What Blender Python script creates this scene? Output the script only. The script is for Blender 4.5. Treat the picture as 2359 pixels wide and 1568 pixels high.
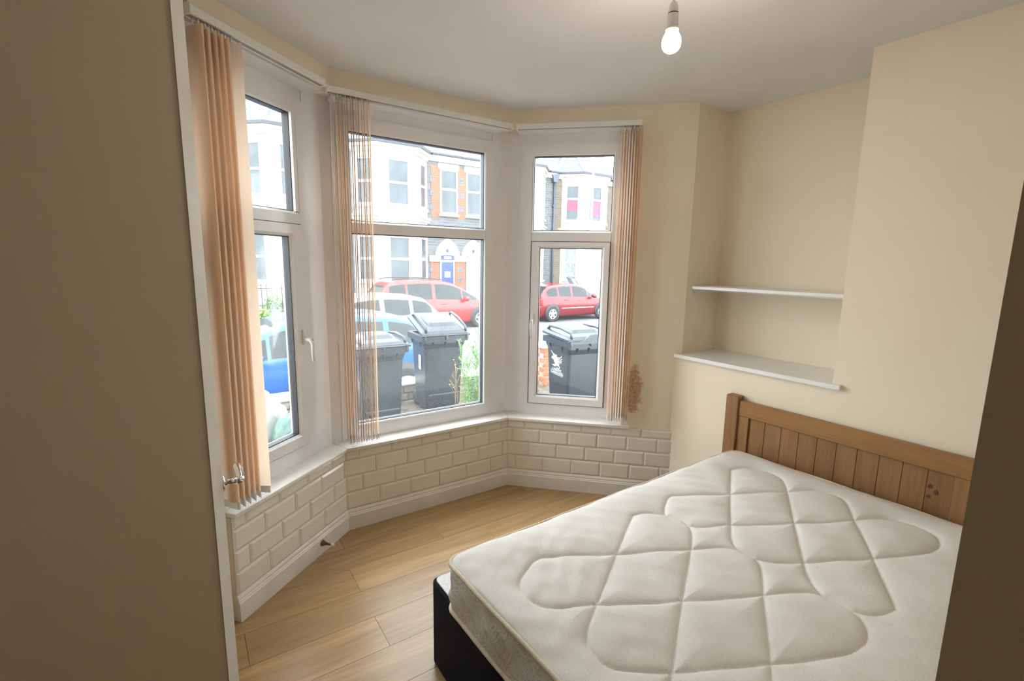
import bpy, math, random
import numpy as np
from mathutils import Vector, Matrix
R = math.radians
random.seed(7); rng = np.random.default_rng(5)
S = bpy.context.scene
for o in list(bpy.data.objects): bpy.data.objects.remove(o)
COL = S.collection

# ------------------------------------------------------------------ camera, world, exposure
CAM_H = 1.6056; F_PX = 1110.28; YAW, PITCH, ROLL = 0.5962, 0.1585, 0.0166
cd = bpy.data.cameras.new('camera'); cam = bpy.data.objects.new('camera', cd); COL.objects.link(cam); S.camera = cam
cd.sensor_fit = 'HORIZONTAL'; cd.sensor_width = 36.0; cd.lens = 36.0 * F_PX / 2359.0
cd.clip_start = 0.02; cd.clip_end = 300
_fw = Vector((math.sin(YAW)*math.cos(PITCH), math.cos(YAW)*math.cos(PITCH), -math.sin(PITCH)))
_rt = Vector((math.cos(YAW), -math.sin(YAW), 0)); _up = _rt.cross(_fw)
_r2 = _rt*math.cos(ROLL) + _up*math.sin(ROLL); _u2 = -_rt*math.sin(ROLL) + _up*math.cos(ROLL)
_m = Matrix((( _r2.x, _u2.x, -_fw.x, 0), (_r2.y, _u2.y, -_fw.y, 0), (_r2.z, _u2.z, -_fw.z, CAM_H), (0, 0, 0, 1)))
cam.matrix_world = _m

W = bpy.data.worlds.new('overcast_sky'); S.world = W; W.use_nodes = True
bg = W.node_tree.nodes['Background']; bg.inputs[0].default_value = (0.90, 0.955, 1.0, 1); bg.inputs[1].default_value = 6.4
S.view_settings.view_transform = 'Standard'; S.view_settings.look = 'None'; S.view_settings.gamma = 1.0
S.view_settings.use_curve_mapping = False; S.view_settings.exposure = 0.58
BULB_W = 5.5
S.cycles.max_bounces = 6; S.cycles.diffuse_bounces = 4; S.cycles.glossy_bounces = 3; S.cycles.transmission_bounces = 4
S.cycles.transparent_max_bounces = 10; S.cycles.caustics_reflective = False; S.cycles.caustics_refractive = False
S.cycles.sample_clamp_indirect = 8.0; S.cycles.adaptive_threshold = .04

# ------------------------------------------------------------------ materials
def new_mat(name):
    m = bpy.data.materials.new(name); m.use_nodes = True
    nt = m.node_tree; nt.nodes.clear()
    out = nt.nodes.new('ShaderNodeOutputMaterial'); return m, nt, out
def mapping(nt, scale=(1,1,1), coord='Object'):
    tc = nt.nodes.new('ShaderNodeTexCoord'); mp = nt.nodes.new('ShaderNodeMapping')
    mp.inputs['Scale'].default_value = scale; nt.links.new(tc.outputs[coord], mp.inputs[0]); return mp
def noise(nt, vec, scale, detail=3, rough=.55):
    n = nt.nodes.new('ShaderNodeTexNoise'); n.inputs['Scale'].default_value = scale; n.inputs['Detail'].default_value = detail
    n.inputs['Roughness'].default_value = rough
    if vec is not None: nt.links.new(vec, n.inputs['Vector'])
    return n
def ramp(nt, fac, stops):
    r = nt.nodes.new('ShaderNodeValToRGB'); e = r.color_ramp.elements
    while len(e) < len(stops): e.new(.5)
    for k, (p, c) in enumerate(stops): e[k].position = p; e[k].color = (*c, 1) if len(c) == 3 else c
    nt.links.new(fac, r.inputs[0]); return r
def mixc(nt, fac, a, b, mode='MIX'):
    x = nt.nodes.new('ShaderNodeMix'); x.data_type = 'RGBA'; x.blend_type = mode
    for i, v in ((0, fac), (6, a), (7, b)):
        if hasattr(v, 'is_linked') or hasattr(v, 'node'): nt.links.new(v, x.inputs[i])
        else: x.inputs[i].default_value = v if i == 0 else (*v, 1)
    return x.outputs[2]
def bump(nt, height, strength, dist=.01):
    b = nt.nodes.new('ShaderNodeBump'); b.inputs['Strength'].default_value = strength; b.inputs['Distance'].default_value = dist
    nt.links.new(height, b.inputs['Height']); return b.outputs[0]
def pbsdf(nt, out, color, rough=.5, metal=0, spec=.5, normal=None, coat=0):
    p = nt.nodes.new('ShaderNodeBsdfPrincipled')
    if hasattr(color, 'node'): nt.links.new(color, p.inputs['Base Color'])
    else: p.inputs['Base Color'].default_value = (*color, 1)
    if hasattr(rough, 'node'): nt.links.new(rough, p.inputs['Roughness'])
    else: p.inputs['Roughness'].default_value = rough
    p.inputs['Metallic'].default_value = metal; p.inputs['Specular IOR Level'].default_value = spec
    p.inputs['Coat Weight'].default_value = coat
    if normal: nt.links.new(normal, p.inputs['Normal'])
    nt.links.new(p.outputs[0], out.inputs[0]); return p
def paint(name, color, rough=.5, var=.06, nscale=6, bumps=.0, bscale=80, metal=0, spec=.5, coat=0, world=False):
    m, nt, out = new_mat(name); mp = mapping(nt)
    n = noise(nt, mp.outputs[0], nscale, 4)
    c2 = tuple(max(0, c*(1-var*2)) for c in color); c1 = tuple(min(1, c*(1+var)) for c in color)
    r = ramp(nt, n.outputs[0], [(.3, c2), (.6, c1)])
    nrm = None
    if bumps:
        nb = noise(nt, mp.outputs[0], bscale, 3); nrm = bump(nt, nb.outputs[0], bumps, .004)
    pbsdf(nt, out, r.outputs[0], rough, metal, spec, nrm, coat); return m
def wood(name, dark, light, axis='X', scale=1.0, rough=.42, objrand=True, spec=.4):
    m, nt, out = new_mat(name)
    st = {'X': (1.2, 16, 16), 'Y': (16, 1.2, 16), 'Z': (16, 16, 1.2)}[axis]
    mp = mapping(nt, tuple(s*scale for s in st)); vec = mp.outputs[0]
    if objrand:
        oi = nt.nodes.new('ShaderNodeObjectInfo'); ad = nt.nodes.new('ShaderNodeVectorMath'); ad.operation = 'ADD'
        ml = nt.nodes.new('ShaderNodeVectorMath'); ml.operation = 'SCALE'; ml.inputs['Scale'].default_value = 37.0
        cb = nt.nodes.new('ShaderNodeCombineXYZ')
        for k in range(3): nt.links.new(oi.outputs['Random'], cb.inputs[k])
        nt.links.new(cb.outputs[0], ml.inputs[0]); nt.links.new(vec, ad.inputs[0]); nt.links.new(ml.outputs[0], ad.inputs[1]); vec = ad.outputs[0]
    n = noise(nt, vec, 1.0, 6, .62); n.inputs['Distortion'].default_value = .8
    n2 = noise(nt, vec, 5.0, 3)
    mid = tuple((a+b)/2 for a, b in zip(dark, light))
    r = ramp(nt, n.outputs[0], [(.28, dark), (.5, mid), (.68, light)])
    c = mixc(nt, .25, r.outputs[0], ramp(nt, n2.outputs[0], [(.35, dark), (.6, light)]).outputs[0])
    if objrand:
        hs = nt.nodes.new('ShaderNodeHueSaturation'); mr = nt.nodes.new('ShaderNodeMapRange')
        mr.inputs['To Min'].default_value = .88; mr.inputs['To Max'].default_value = 1.1
        nt.links.new(oi.outputs['Random'], mr.inputs[0]); nt.links.new(mr.outputs[0], hs.inputs['Value']); nt.links.new(c, hs.inputs['Color']); c = hs.outputs[0]
    pbsdf(nt, out, c, rough, 0, spec, bump(nt, n2.outputs[0], .08, .002)); return m

M = {}
# painted plaster of the room; the damp patch beside the right window is part of the paint
def wall_mat(name, stain=None):
    m, nt, out = new_mat(name); mp = mapping(nt, coord='Generated')
    tc = nt.nodes.new('ShaderNodeNewGeometry'); pos = tc.outputs['Position']
    n = noise(nt, pos, 2.2, 4); nb = noise(nt, pos, 55, 4)
    c = ramp(nt, n.outputs[0], [(.3, (.845, .745, .588)), (.7, (.868, .775, .622))]).outputs[0]
    if stain:
        d = nt.nodes.new('ShaderNodeVectorMath'); d.operation = 'SUBTRACT'; d.inputs[1].default_value = stain[0]; nt.links.new(pos, d.inputs[0])
        sc = nt.nodes.new('ShaderNodeVectorMath'); sc.operation = 'MULTIPLY'; sc.inputs[1].default_value = stain[1]; nt.links.new(d.outputs[0], sc.inputs[0])
        ln = nt.nodes.new('ShaderNodeVectorMath'); ln.operation = 'LENGTH'; nt.links.new(sc.outputs[0], ln.inputs[0])
        ns = noise(nt, pos, 26, 6, .7); ad = nt.nodes.new('ShaderNodeMath'); ad.operation = 'MULTIPLY_ADD'
        nt.links.new(ns.outputs[0], ad.inputs[0]); ad.inputs[1].default_value = 1.7; nt.links.new(ln.outputs['Value'], ad.inputs[2])
        msk = ramp(nt, ad.outputs[0], [(.0, (1, 1, 1)), (.0, (1, 1, 1)), (1, (0, 0, 0))])
        mr = nt.nodes.new('ShaderNodeMapRange'); mr.inputs['From Min'].default_value = 1.50; mr.inputs['From Max'].default_value = 1.80
        mr.inputs['To Min'].default_value = .85; mr.inputs['To Max'].default_value = 0; nt.links.new(ad.outputs[0], mr.inputs[0])
        sc2 = ramp(nt, noise(nt, pos, 70, 4).outputs[0], [(.35, (.36, .19, .09)), (.65, (.60, .40, .25))]).outputs[0]
        c = mixc(nt, mr.outputs[0], c, sc2)
    pbsdf(nt, out, c, .62, 0, .25, bump(nt, nb.outputs[0], .10, .004)); return m
M['wall'] = wall_mat('cream_wall_paint')
M['wall_stain'] = wall_mat('cream_wall_paint_damp', ((2.478, 2.174, .765), (15, 15, 5.0)))
M['ceiling'] = paint('ceiling_paint', (.80, .80, .82), .8, .02, 2, .06, 60)
M['gloss'] = paint('white_gloss_paint', (.84, .82, .78), .28, .03, 8, .05, 25)
M['shelfwhite'] = paint('white_shelf_paint', (.86, .85, .83), .35, .02, 8)
M['upvc'] = paint('white_upvc', (.835, .835, .86), .25, .015, 5)
M['seal'] = paint('dark_rubber_seal', (.018, .021, .025), .5, .1)
M['door'] = paint('cream_door_paint', (.78, .74, .65), .4, .03)
M['tile'] = paint('cream_glazed_tile', (.81, .785, .715), .10, .015, 7, .02, 14, spec=.5)
M['grout'] = paint('cream_grout', (.62, .575, .49), .8, .05, 40)
M['floor'] = wood('oak_laminate', (.30, .175, .070), (.485, .315, .145), 'X', .9, .34, spec=.5)
M['subfloor'] = paint('dark_joint', (.16, .09, .04), .8)
M['pine_x'] = wood('pine_rail', (.27, .125, .04), (.40, .205, .075), 'Y', 1.0, .4)
M['pine_z'] = wood('pine_board', (.22, .11, .042), (.33, .175, .072), 'Z', 1.0, .42)
M['knot'] = paint('dark_pine_knot', (.10, .04, .02), .5)
M['black'] = paint('black_divan_fabric', (.013, .014, .02), .9, .15, 300, .3, 500, spec=.15)
M['chrome'] = paint('chrome', (.75, .75, .76), .08, .02, 5, metal=1)
M['steel'] = paint('brushed_steel', (.45, .40, .34), .3, .1, 40, metal=1)
M['plastic'] = paint('white_plastic', (.82, .82, .80), .35, .02)
M['copper'] = paint('aged_copper_spring', (.22, .12, .07), .35, .2, 60, metal=.8)
M['rail'] = paint('blind_rail_white', (.80, .785, .74), .4, .02)
M['raildark'] = paint('blind_rail_channel', (.30, .29, .28), .5, .05)
def fabric(name, col, pat=(0.93,0.9), scale=26, bstr=.35, side=False):
    m, nt, out = new_mat(name); mp = mapping(nt)
    n = noise(nt, mp.outputs[0], scale, 2, .5); n.inputs['Distortion'].default_value = 2.6
    w = nt.nodes.new('ShaderNodeMath'); w.operation = 'PINGPONG'; w.inputs[1].default_value = .05
    nt.links.new(n.outputs[0], w.inputs[0])
    mr = nt.nodes.new('ShaderNodeMapRange'); mr.inputs['From Max'].default_value = .022; nt.links.new(w.outputs[0], mr.inputs[0])
    c2 = tuple(c*p for c, p in zip(col, (pat[0], pat[0]*.985, pat[1])))
    c = mixc(nt, mr.outputs[0], c2, col)
    f = noise(nt, mp.outputs[0], 900, 2)
    hh = nt.nodes.new('ShaderNodeMath'); hh.operation = 'MULTIPLY_ADD'; nt.links.new(mr.outputs[0], hh.inputs[0]); hh.inputs[1].default_value = .6; nt.links.new(f.outputs[0], hh.inputs[2])
    pbsdf(nt, out, c, .75, 0, .2, bump(nt, hh.outputs[0], bstr, .0015)); return m
M['ticking'] = fabric('cream_damask_ticking', (.82, .80, .765), (.885, .80), 30)
M['border'] = fabric('cream_border_fabric', (.78, .74, .67), (.74, .62), 9, .7)
M['piping'] = paint('beige_piping', (.70, .60, .46), .7, .05, 60)
M['basecover'] = paint('white_base_ticking', (.74, .72, .73), .8, .05, 120, .3, 200)

def blind_mat(name):
    m, nt, out = new_mat(name); mp = mapping(nt, (300, 300, 3))
    n = noise(nt, mp.outputs[0], 1, 3)
    c = ramp(nt, n.outputs[0], [(.3, (.95, .735, .54)), (.7, (.97, .79, .615))]).outputs[0]
    oi = nt.nodes.new('ShaderNodeObjectInfo'); hs = nt.nodes.new('ShaderNodeHueSaturation'); mr = nt.nodes.new('ShaderNodeMapRange')
    mr.inputs['To Min'].default_value = .88; mr.inputs['To Max'].default_value = 1.05; nt.links.new(oi.outputs['Random'], mr.inputs[0])
    nt.links.new(mr.outputs[0], hs.inputs['Value']); nt.links.new(c, hs.inputs['Color']); c = hs.outputs[0]
    d = nt.nodes.new('ShaderNodeBsdfDiffuse'); t = nt.nodes.new('ShaderNodeBsdfTranslucent')
    nt.links.new(c, d.inputs[0]); nt.links.new(c, t.inputs[0])
    a = nt.nodes.new('ShaderNodeMixShader'); a.inputs[0].default_value = .6; nt.links.new(d.outputs[0], a.inputs[1]); nt.links.new(t.outputs[0], a.inputs[2])
    nt.links.new(a.outputs[0], out.inputs[0]); return m
M['blind'] = blind_mat('peach_sheer_vane')
def pane_mat(name, haze=.05, tint=(.97, .985, .985)):
    m, nt, out = new_mat(name); mp = mapping(nt)
    tr = nt.nodes.new('ShaderNodeBsdfTransparent'); tr.inputs[0].default_value = (*tint, 1)
    gl = nt.nodes.new('ShaderNodeBsdfGlossy'); gl.inputs['Roughness'].default_value = .03
    lw = nt.nodes.new('ShaderNodeLayerWeight'); lw.inputs[0].default_value = .5
    pw = nt.nodes.new('ShaderNodeMath'); pw.operation = 'POWER'; pw.inputs[1].default_value = 5; nt.links.new(lw.outputs['Facing'], pw.inputs[0])
    fr = nt.nodes.new('ShaderNodeMath'); fr.operation = 'MULTIPLY_ADD'; fr.inputs[1].default_value = .9; fr.inputs[2].default_value = .035; nt.links.new(pw.outputs[0], fr.inputs[0])
    a = nt.nodes.new('ShaderNodeMixShader'); nt.links.new(fr.outputs[0], a.inputs[0]); nt.links.new(tr.outputs[0], a.inputs[1]); nt.links.new(gl.outputs[0], a.inputs[2])
    tl = nt.nodes.new('ShaderNodeBsdfTranslucent'); tl.inputs[0].default_value = (.9, .92, .95, 1)
    n = noise(nt, mp.outputs[0], 3.0, 5); mr = nt.nodes.new('ShaderNodeMapRange'); mr.inputs['From Min'].default_value = .25; mr.inputs['From Max'].default_value = .75
    mr.inputs['To Min'].default_value = haze*.7; mr.inputs['To Max'].default_value = haze*1.3; nt.links.new(n.outputs[0], mr.inputs[0])
    b = nt.nodes.new('ShaderNodeMixShader'); nt.links.new(mr.outputs[0], b.inputs[0]); nt.links.new(a.outputs[0], b.inputs[1]); nt.links.new(tl.outputs[0], b.inputs[2])
    nt.links.new(b.outputs[0], out.inputs[0]); return m
M['pane'] = pane_mat('glare_veil_window_glass', .009); M['pane_wide'] = pane_mat('stronger_glare_veil_wide_glass', .02)  # translucent haze mixed into the panes imitates veiling glare, stronger in the wide window
# outside
def stone_mat(name, c1, c2, mortar, sc=1.0):
    m, nt, out = new_mat(name); mp = mapping(nt)
    sp = nt.nodes.new('ShaderNodeSeparateXYZ'); cb = nt.nodes.new('ShaderNodeCombineXYZ'); nt.links.new(mp.outputs[0], sp.inputs[0])
    nt.links.new(sp.outputs[0], cb.inputs[0]); nt.links.new(sp.outputs[2], cb.inputs[1])
    b = nt.nodes.new('ShaderNodeTexBrick'); nt.links.new(cb.outputs[0], b.inputs['Vector'])
    b.inputs['Scale'].default_value = 1; b.inputs['Brick Width'].default_value = .30*sc; b.inputs['Row Height'].default_value = .11*sc
    b.inputs['Mortar Size'].default_value = .012*sc; b.inputs['Color1'].default_value = (*c1, 1); b.inputs['Color2'].default_value = (*c2, 1); b.inputs['Mortar'].default_value = (*mortar, 1)
    n = noise(nt, mp.outputs[0], 3, 4); c = mixc(nt, .45, b.outputs[0], ramp(nt, n.outputs[0], [(.3, c1), (.7, c2)]).outputs[0])
    pbsdf(nt, out, c, .85, 0, .2, bump(nt, b.outputs['Fac'], -.4, .02)); return m
M['stone'] = stone_mat('grey_pennant_stone', (.07, .077, .084), (.135, .14, .143), (.21, .21, .205))
M['stone2'] = stone_mat('brown_pennant_stone', (.085, .068, .05), (.145, .12, .088), (.19, .175, .155))
M['redbrick'] = stone_mat('red_brick_dressing', (.30, .075, .04), (.36, .10, .055), (.30, .21, .17), .75)
M['render'] = paint('white_painted_stone', (.50, .485, .445), .7, .06, 3)
M['cream_stone'] = paint('bath_stone', (.42, .375, .29), .75, .10, 2.5)
M['slate'] = stone_mat('roof_slate', (.10, .115, .13), (.15, .17, .19), (.07, .075, .08), 1.6)
M['gutter'] = paint('black_gutter', (.03, .035, .05), .4)
M['lead'] = paint('white_hip_flashing', (.62, .63, .63), .6)
M['extwin'] = paint('white_sash_paint', (.60, .60, .60), .4)
M['extglass'] = paint('house_window_glass', (.05, .066, .075), .06, .2, 1.5, spec=.5)
M['curtain'] = paint('white_net_curtain', (.20, .22, .24), .6, .3, 20)
M['pink'] = paint('pink_roller_blind', (.30, .055, .10), .6, .05)
M['bluedoor'] = paint('blue_door_paint', (.012, .035, .20), .35)
M['pipe'] = paint('blue_grey_downpipe', (.05, .065, .095), .45)
M['road'] = paint('asphalt', (.13, .133, .137), .85, .12, 9, .3, 120)
M['paving'] = paint('paving', (.22, .215, .20), .85, .1, 5, .2, 60)
M['soil'] = paint('forecourt_soil', (.10, .08, .06), .95, .35, 9, .8, 40)
M['wallstone'] = paint('white_washed_rubble', (.27, .255, .225), .85, .2, 7, .9, 22)
M['coping'] = paint('white_coping', (.55, .53, .48), .7, .1, 6, .4, 30)
M['brick'] = paint('red_brick', (.40, .12, .06), .85, .25, 30, .5, 60)
M['mortar'] = paint('mortar', (.34, .30, .26), .9, .1, 40)
M['bin'] = paint('slate_blue_bin_plastic', (.014, .022, .030), .38, .08, 6, .1, 200, spec=.5)
M['binlid'] = paint('bin_lid_plastic', (.022, .032, .041), .30, .08, 6, spec=.55)
M['crest'] = paint('white_print', (.80, .80, .80), .5)
M['bagwhite'] = paint('white_plastic_sack', (.27, .285, .27), .3, .05, 9, .6, 18)
M['baggreen'] = paint('green_plastic_sack', (.04, .10, .075), .3, .2, 6, .6, 18)
M['leaf'] = paint('weed_leaf', (.13, .30, .06), .55, .2, 14)
M['leafdry'] = paint('dry_weed', (.26, .19, .08), .7, .2, 14)
M['yellow'] = paint('yellow_petal', (.80, .55, .03), .6)
M['pinkflower'] = paint('pink_petal', (.62, .06, .16), .6, .2, 8)
M['whiteflower'] = paint('white_petal', (.78, .62, .70), .6)
M['iron'] = paint('dark_iron', (.05, .05, .055), .5)
M['tyre'] = paint('tyre_rubber', (.025, .026, .028), .8)
M['alloy'] = paint('alloy_wheel', (.50, .51, .52), .35, .05)
M['carglass'] = paint('car_glass', (.025, .032, .034), .06, .1, 2, spec=.35)
M['trimblack'] = paint('black_car_trim', (.02, .02, .022), .4)
M['tail'] = paint('red_lamp_lens', (.50, .02, .02), .15)
M['lens'] = paint('clear_lamp_lens', (.70, .72, .74), .1)
def car_paint(n, c): return paint(n, c, .25, .02, 3, coat=.35)

# ------------------------------------------------------------------ geometry helpers
def link(o, parent=None):
    COL.objects.link(o)
    if parent is not None: o.parent = parent
    return o
def tag(o, label=None, cat=None, group=None, kind=None):
    if label: o['label'] = label
    if cat: o['category'] = cat
    if group: o['group'] = group
    if kind: o['kind'] = kind
    return o
def empty(name, loc=(0,0,0), rz=0, label=None, cat=None, group=None):
    e = bpy.data.objects.new(name, None); e.empty_display_size = .1; e.location = loc; e.rotation_euler = (0, 0, rz); link(e)
    return tag(e, label, cat, group)
class MB:
    def __init__(s): s.v = []; s.f = []; s.sm = []
    def add(s, vs, fs, smooth=False):
        b = len(s.v); s.v += [tuple(map(float, v)) for v in vs]; s.f += [tuple(b+i for i in f) for f in fs]; s.sm += [smooth]*len(fs); return s
    def box(s, x0, x1, y0, y1, z0, z1, b=0, M4=None):
        if b <= 0:
            vs = [(x, y, z) for z in (z0, z1) for y in (y0, y1) for x in (x0, x1)]
            fs = [(0,2,3,1),(4,5,7,6),(0,1,5,4),(2,6,7,3),(0,4,6,2),(1,3,7,5)]
        else:
            b = min(b, (x1-x0)*.49, (y1-y0)*.49, (z1-z0)*.49)
            # chamfered box: 24 vertices
            vs = []; idx = {}
            X = (x0, x1); Y = (y0, y1); Z = (z0, z1); sg = (1, -1)
            for i in (0,1):
                for j in (0,1):
                    for k in (0,1):
                        for a in range(3):
                            p = [X[i]+sg[i]*b, Y[j]+sg[j]*b, Z[k]+sg[k]*b]; p[a] = (X, Y, Z)[a][(i, j, k)[a]]
                            idx[i,j,k,a] = len(vs); vs.append(tuple(p))
            fs = []
            for a in range(3):
                o1, o2 = [(1,2),(2,0),(0,1)][a]
                for e in (0,1):
                    q = []
                    for u, w in ((0,0),(1,0),(1,1),(0,1)):
                        c = [0,0,0]; c[a] = e; c[o1] = u; c[o2] = w; q.append(idx[c[0],c[1],c[2],a])
                    fs.append(tuple(q) if e else tuple(q[::-1]))
            for a in range(3):
                o1, o2 = [(1,2),(2,0),(0,1)][a]
                for u in (0,1):
                    for w in (0,1):
                        c0 = [0,0,0]; c0[o1] = u; c0[o2] = w; c1 = c0[:]; c1[a] = 1
                        q = (idx[c0[0],c0[1],c0[2],o1], idx[c1[0],c1[1],c1[2],o1], idx[c1[0],c1[1],c1[2],o2], idx[c0[0],c0[1],c0[2],o2])
                        fs.append(q)
            for i in (0,1):
                for j in (0,1):
                    for k in (0,1): fs.append((idx[i,j,k,0], idx[i,j,k,1], idx[i,j,k,2]))
        if M4 is not None: vs = [tuple(M4 @ Vector(v)) for v in vs]
        return s.add(vs, fs)
    def prism(s, poly, z0, z1):
        n = len(poly); vs = [(p[0], p[1], z0) for p in poly] + [(p[0], p[1], z1) for p in poly]
        fs = [tuple(range(n))[::-1], tuple(range(n, 2*n))] + [(i, (i+1) % n, n+(i+1) % n, n+i) for i in range(n)]
        return s.add(vs, fs)
    def prism_y(s, poly, y0, y1):      # poly in (x,z)
        n = len(poly); vs = [(p[0], y0, p[1]) for p in poly] + [(p[0], y1, p[1]) for p in poly]
        fs = [tuple(range(n)), tuple(range(n, 2*n))[::-1]] + [((i+1) % n, i, n+i, n+(i+1) % n) for i in range(n)]
        return s.add(vs, fs)
    def prism_x(s, poly, x0, x1):      # poly in (y,z)
        n = len(poly); vs = [(x0, p[0], p[1]) for p in poly] + [(x1, p[0], p[1]) for p in poly]
        fs = [tuple(range(n))[::-1], tuple(range(n, 2*n))] + [(i, (i+1) % n, n+(i+1) % n, n+i) for i in range(n)]
        return s.add(vs, fs)
    def ring(s, x0, x1, z0, z1, a0, a1, c0, c1, y0, y1, bev=0):   # rectangular frame in the x-z plane
        O = [(x0,z0),(x1,z0),(x1,z1),(x0,z1)]; I = [(a0,c0),(a1,c0),(a1,c1),(a0,c1)]
        b = bev
        Ib = [(a0-b,c0-b),(a1+b,c0-b),(a1+b,c1+b),(a0-b,c1+b)]
        vs = [(p[0],y0,p[1]) for p in O] + [(p[0],y0,p[1]) for p in Ib] + [(p[0],y0+b,p[1]) for p in I] + [(p[0],y1,p[1]) for p in I] + [(p[0],y1,p[1]) for p in O]
        fs = []
        for k in range(5):
            for i in range(4):
                j = (i+1) % 4; fs.append((k*4+i, k*4+j, ((k+1)%5)*4+j, ((k+1)%5)*4+i))
        return s.add(vs, fs)
    def tube(s, pts, rad, seg=8, closed=False, cap=True):
        P = [Vector(p) for p in pts]; n = len(P); rs = rad if hasattr(rad, '__len__') else [rad]*n
        vs = []; prev = None
        for i in range(n):
            a = P[(i-1) % n] if (closed or i) else P[i]; c = P[(i+1) % n] if (closed or i < n-1) else P[i]
            t = (c-a).normalized() if (c-a).length > 1e-9 else Vector((0,0,1))
            if prev is None: u = t.orthogonal().normalized()
            else:
                u = prev - t*prev.dot(t); u = u.normalized() if u.length > 1e-6 else t.orthogonal().normalized()
            prev = u; w = t.cross(u)
            for k in range(seg):
                an = 2*math.pi*k/seg; vs.append(tuple(P[i] + (u*math.cos(an) + w*math.sin(an))*rs[i]))
        fs = []; m = n if closed else n-1
        for i in range(m):
            j = (i+1) % n
            for k in range(seg): fs.append((i*seg+k, i*seg+(k+1) % seg, j*seg+(k+1) % seg, j*seg+k))
        if cap and not closed: fs += [tuple(range(seg))[::-1], tuple(range((n-1)*seg, n*seg))]
        return s.add(vs, fs, True)
    def lathe(s, prof, seg=24, c=(0,0,0), axis='Z', cap=True):     # prof (r, h)
        n = len(prof); vs = []
        for r, h in prof:
            for k in range(seg):
                a = 2*math.pi*k/seg; p = (r*math.cos(a), r*math.sin(a), h)
                if axis == 'Y': p = (p[0], p[2], p[1])
                if axis == 'X': p = (p[2], p[0], p[1])
                vs.append((p[0]+c[0], p[1]+c[1], p[2]+c[2]))
        fs = [(i*seg+k, i*seg+(k+1) % seg, (i+1)*seg+(k+1) % seg, (i+1)*seg+k) for i in range(n-1) for k in range(seg)]
        if axis == 'Y': fs = [f[::-1] for f in fs]
        s.add(vs, fs, True)
        if cap and prof[0][0] > 1e-6: s.add(vs[:seg], [tuple(range(seg))[::-1]])
        if cap and prof[-1][0] > 1e-6: s.add(vs[-seg:], [tuple(range(seg))])
        return s
    def grid(s, P, smooth=True, flip=False):             # P array (n,m,3)
        n, m = P.shape[:2]; vs = P.reshape(-1, 3)
        fs = [(i*m+j, (i+1)*m+j, (i+1)*m+j+1, i*m+j+1) for i in range(n-1) for j in range(m-1)]
        if flip: fs = [f[::-1] for f in fs]
        return s.add(vs, fs, smooth)
    def mesh(s, name, mat):
        me = bpy.data.meshes.new(name); me.from_pydata(s.v, [], s.f); me.update()
        if any(s.sm): me.polygons.foreach_set('use_smooth', s.sm)
        if mat is not None: me.materials.append(M[mat] if isinstance(mat, str) else mat)
        return me
    def build(s, name, mat, parent=None, loc=None, rz=None, bevel=0, recalc=True):
        me = s.mesh(name, mat)
        if recalc:
            import bmesh
            bm = bmesh.new(); bm.from_mesh(me); bmesh.ops.recalc_face_normals(bm, faces=bm.faces); bm.to_mesh(me); bm.free()
        o = bpy.data.objects.new(name, me)
        if loc is not None: o.location = loc
        if rz is not None: o.rotation_euler[2] = rz
        link(o, parent)
        if bevel:
            b = o.modifiers.new('bevel', 'BEVEL'); b.width = bevel; b.segments = 2; b.limit_method = 'ANGLE'
        return o
def struct(o, **k): o['kind'] = 'structure'; return o
def put(me, name, parent, loc=(0,0,0), rot=(0,0,0), scale=(1,1,1)):
    o = bpy.data.objects.new(name, me); o.location = loc; o.rotation_euler = rot; o.scale = scale; return link(o, parent)

# ------------------------------------------------------------------ room plan (metres, +Y towards the street, floor at 0)
HC = 2.595
PA, PB, PC, PD = [np.array(p) for p in ((.0868, 2.2756), (.7063, 2.7826), (1.8595, 2.7826), (2.6924, 1.9643))]
def unit(a): return a/np.linalg.norm(a)
WALLS = {1: (PA, PB), 2: (PB, PC), 3: (PC, PD)}
def frame_of(i):
    a, b = WALLS[i]; u = unit(b-a); return a, u, np.array([-u[1], u[0]]), float(np.linalg.norm(b-a)), math.atan2(u[1], u[0])   # outward normal
def isect(p, d, q, e):
    A_ = np.array([[d[0], -e[0]], [d[1], -e[1]]]); t = np.linalg.solve(A_, q-p); return p+d*t[0]
def offs(o):       # bay outline A,B,C,D moved outwards by o (mitred)
    L = [frame_of(i) for i in (1,2,3)]
    a = PA + L[0][2]*o; b = isect(PA+L[0][2]*o, L[0][1], PB+L[1][2]*o, L[1][1]); c = isect(PB+L[1][2]*o, L[1][1], PC+L[2][2]*o, L[2][1]); d = PD + L[2][2]*o
    return [a, b, c, d]
IN, OUT = offs(0), offs(.26)
NAMES = {1: 'wall_bay_left', 2: 'wall_bay_front', 3: 'wall_bay_right'}
bay = {}
for i in (1,2,3):
    p = [IN[i-1], IN[i], OUT[i], OUT[i-1]]
    mb = MB(); mb.prism(p, -.35, .497); mb.prism(p, 2.485, HC+.02)
    if i == 3:
        a, u, n, L, t = frame_of(3); s0 = .80
        mb.prism([a+u*s0, PD, OUT[3], a+u*s0+n*.26], .497, 2.485)
    bay[i] = struct(mb.build(NAMES[i], 'wall_stain' if i == 3 else 'wall'))
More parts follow.
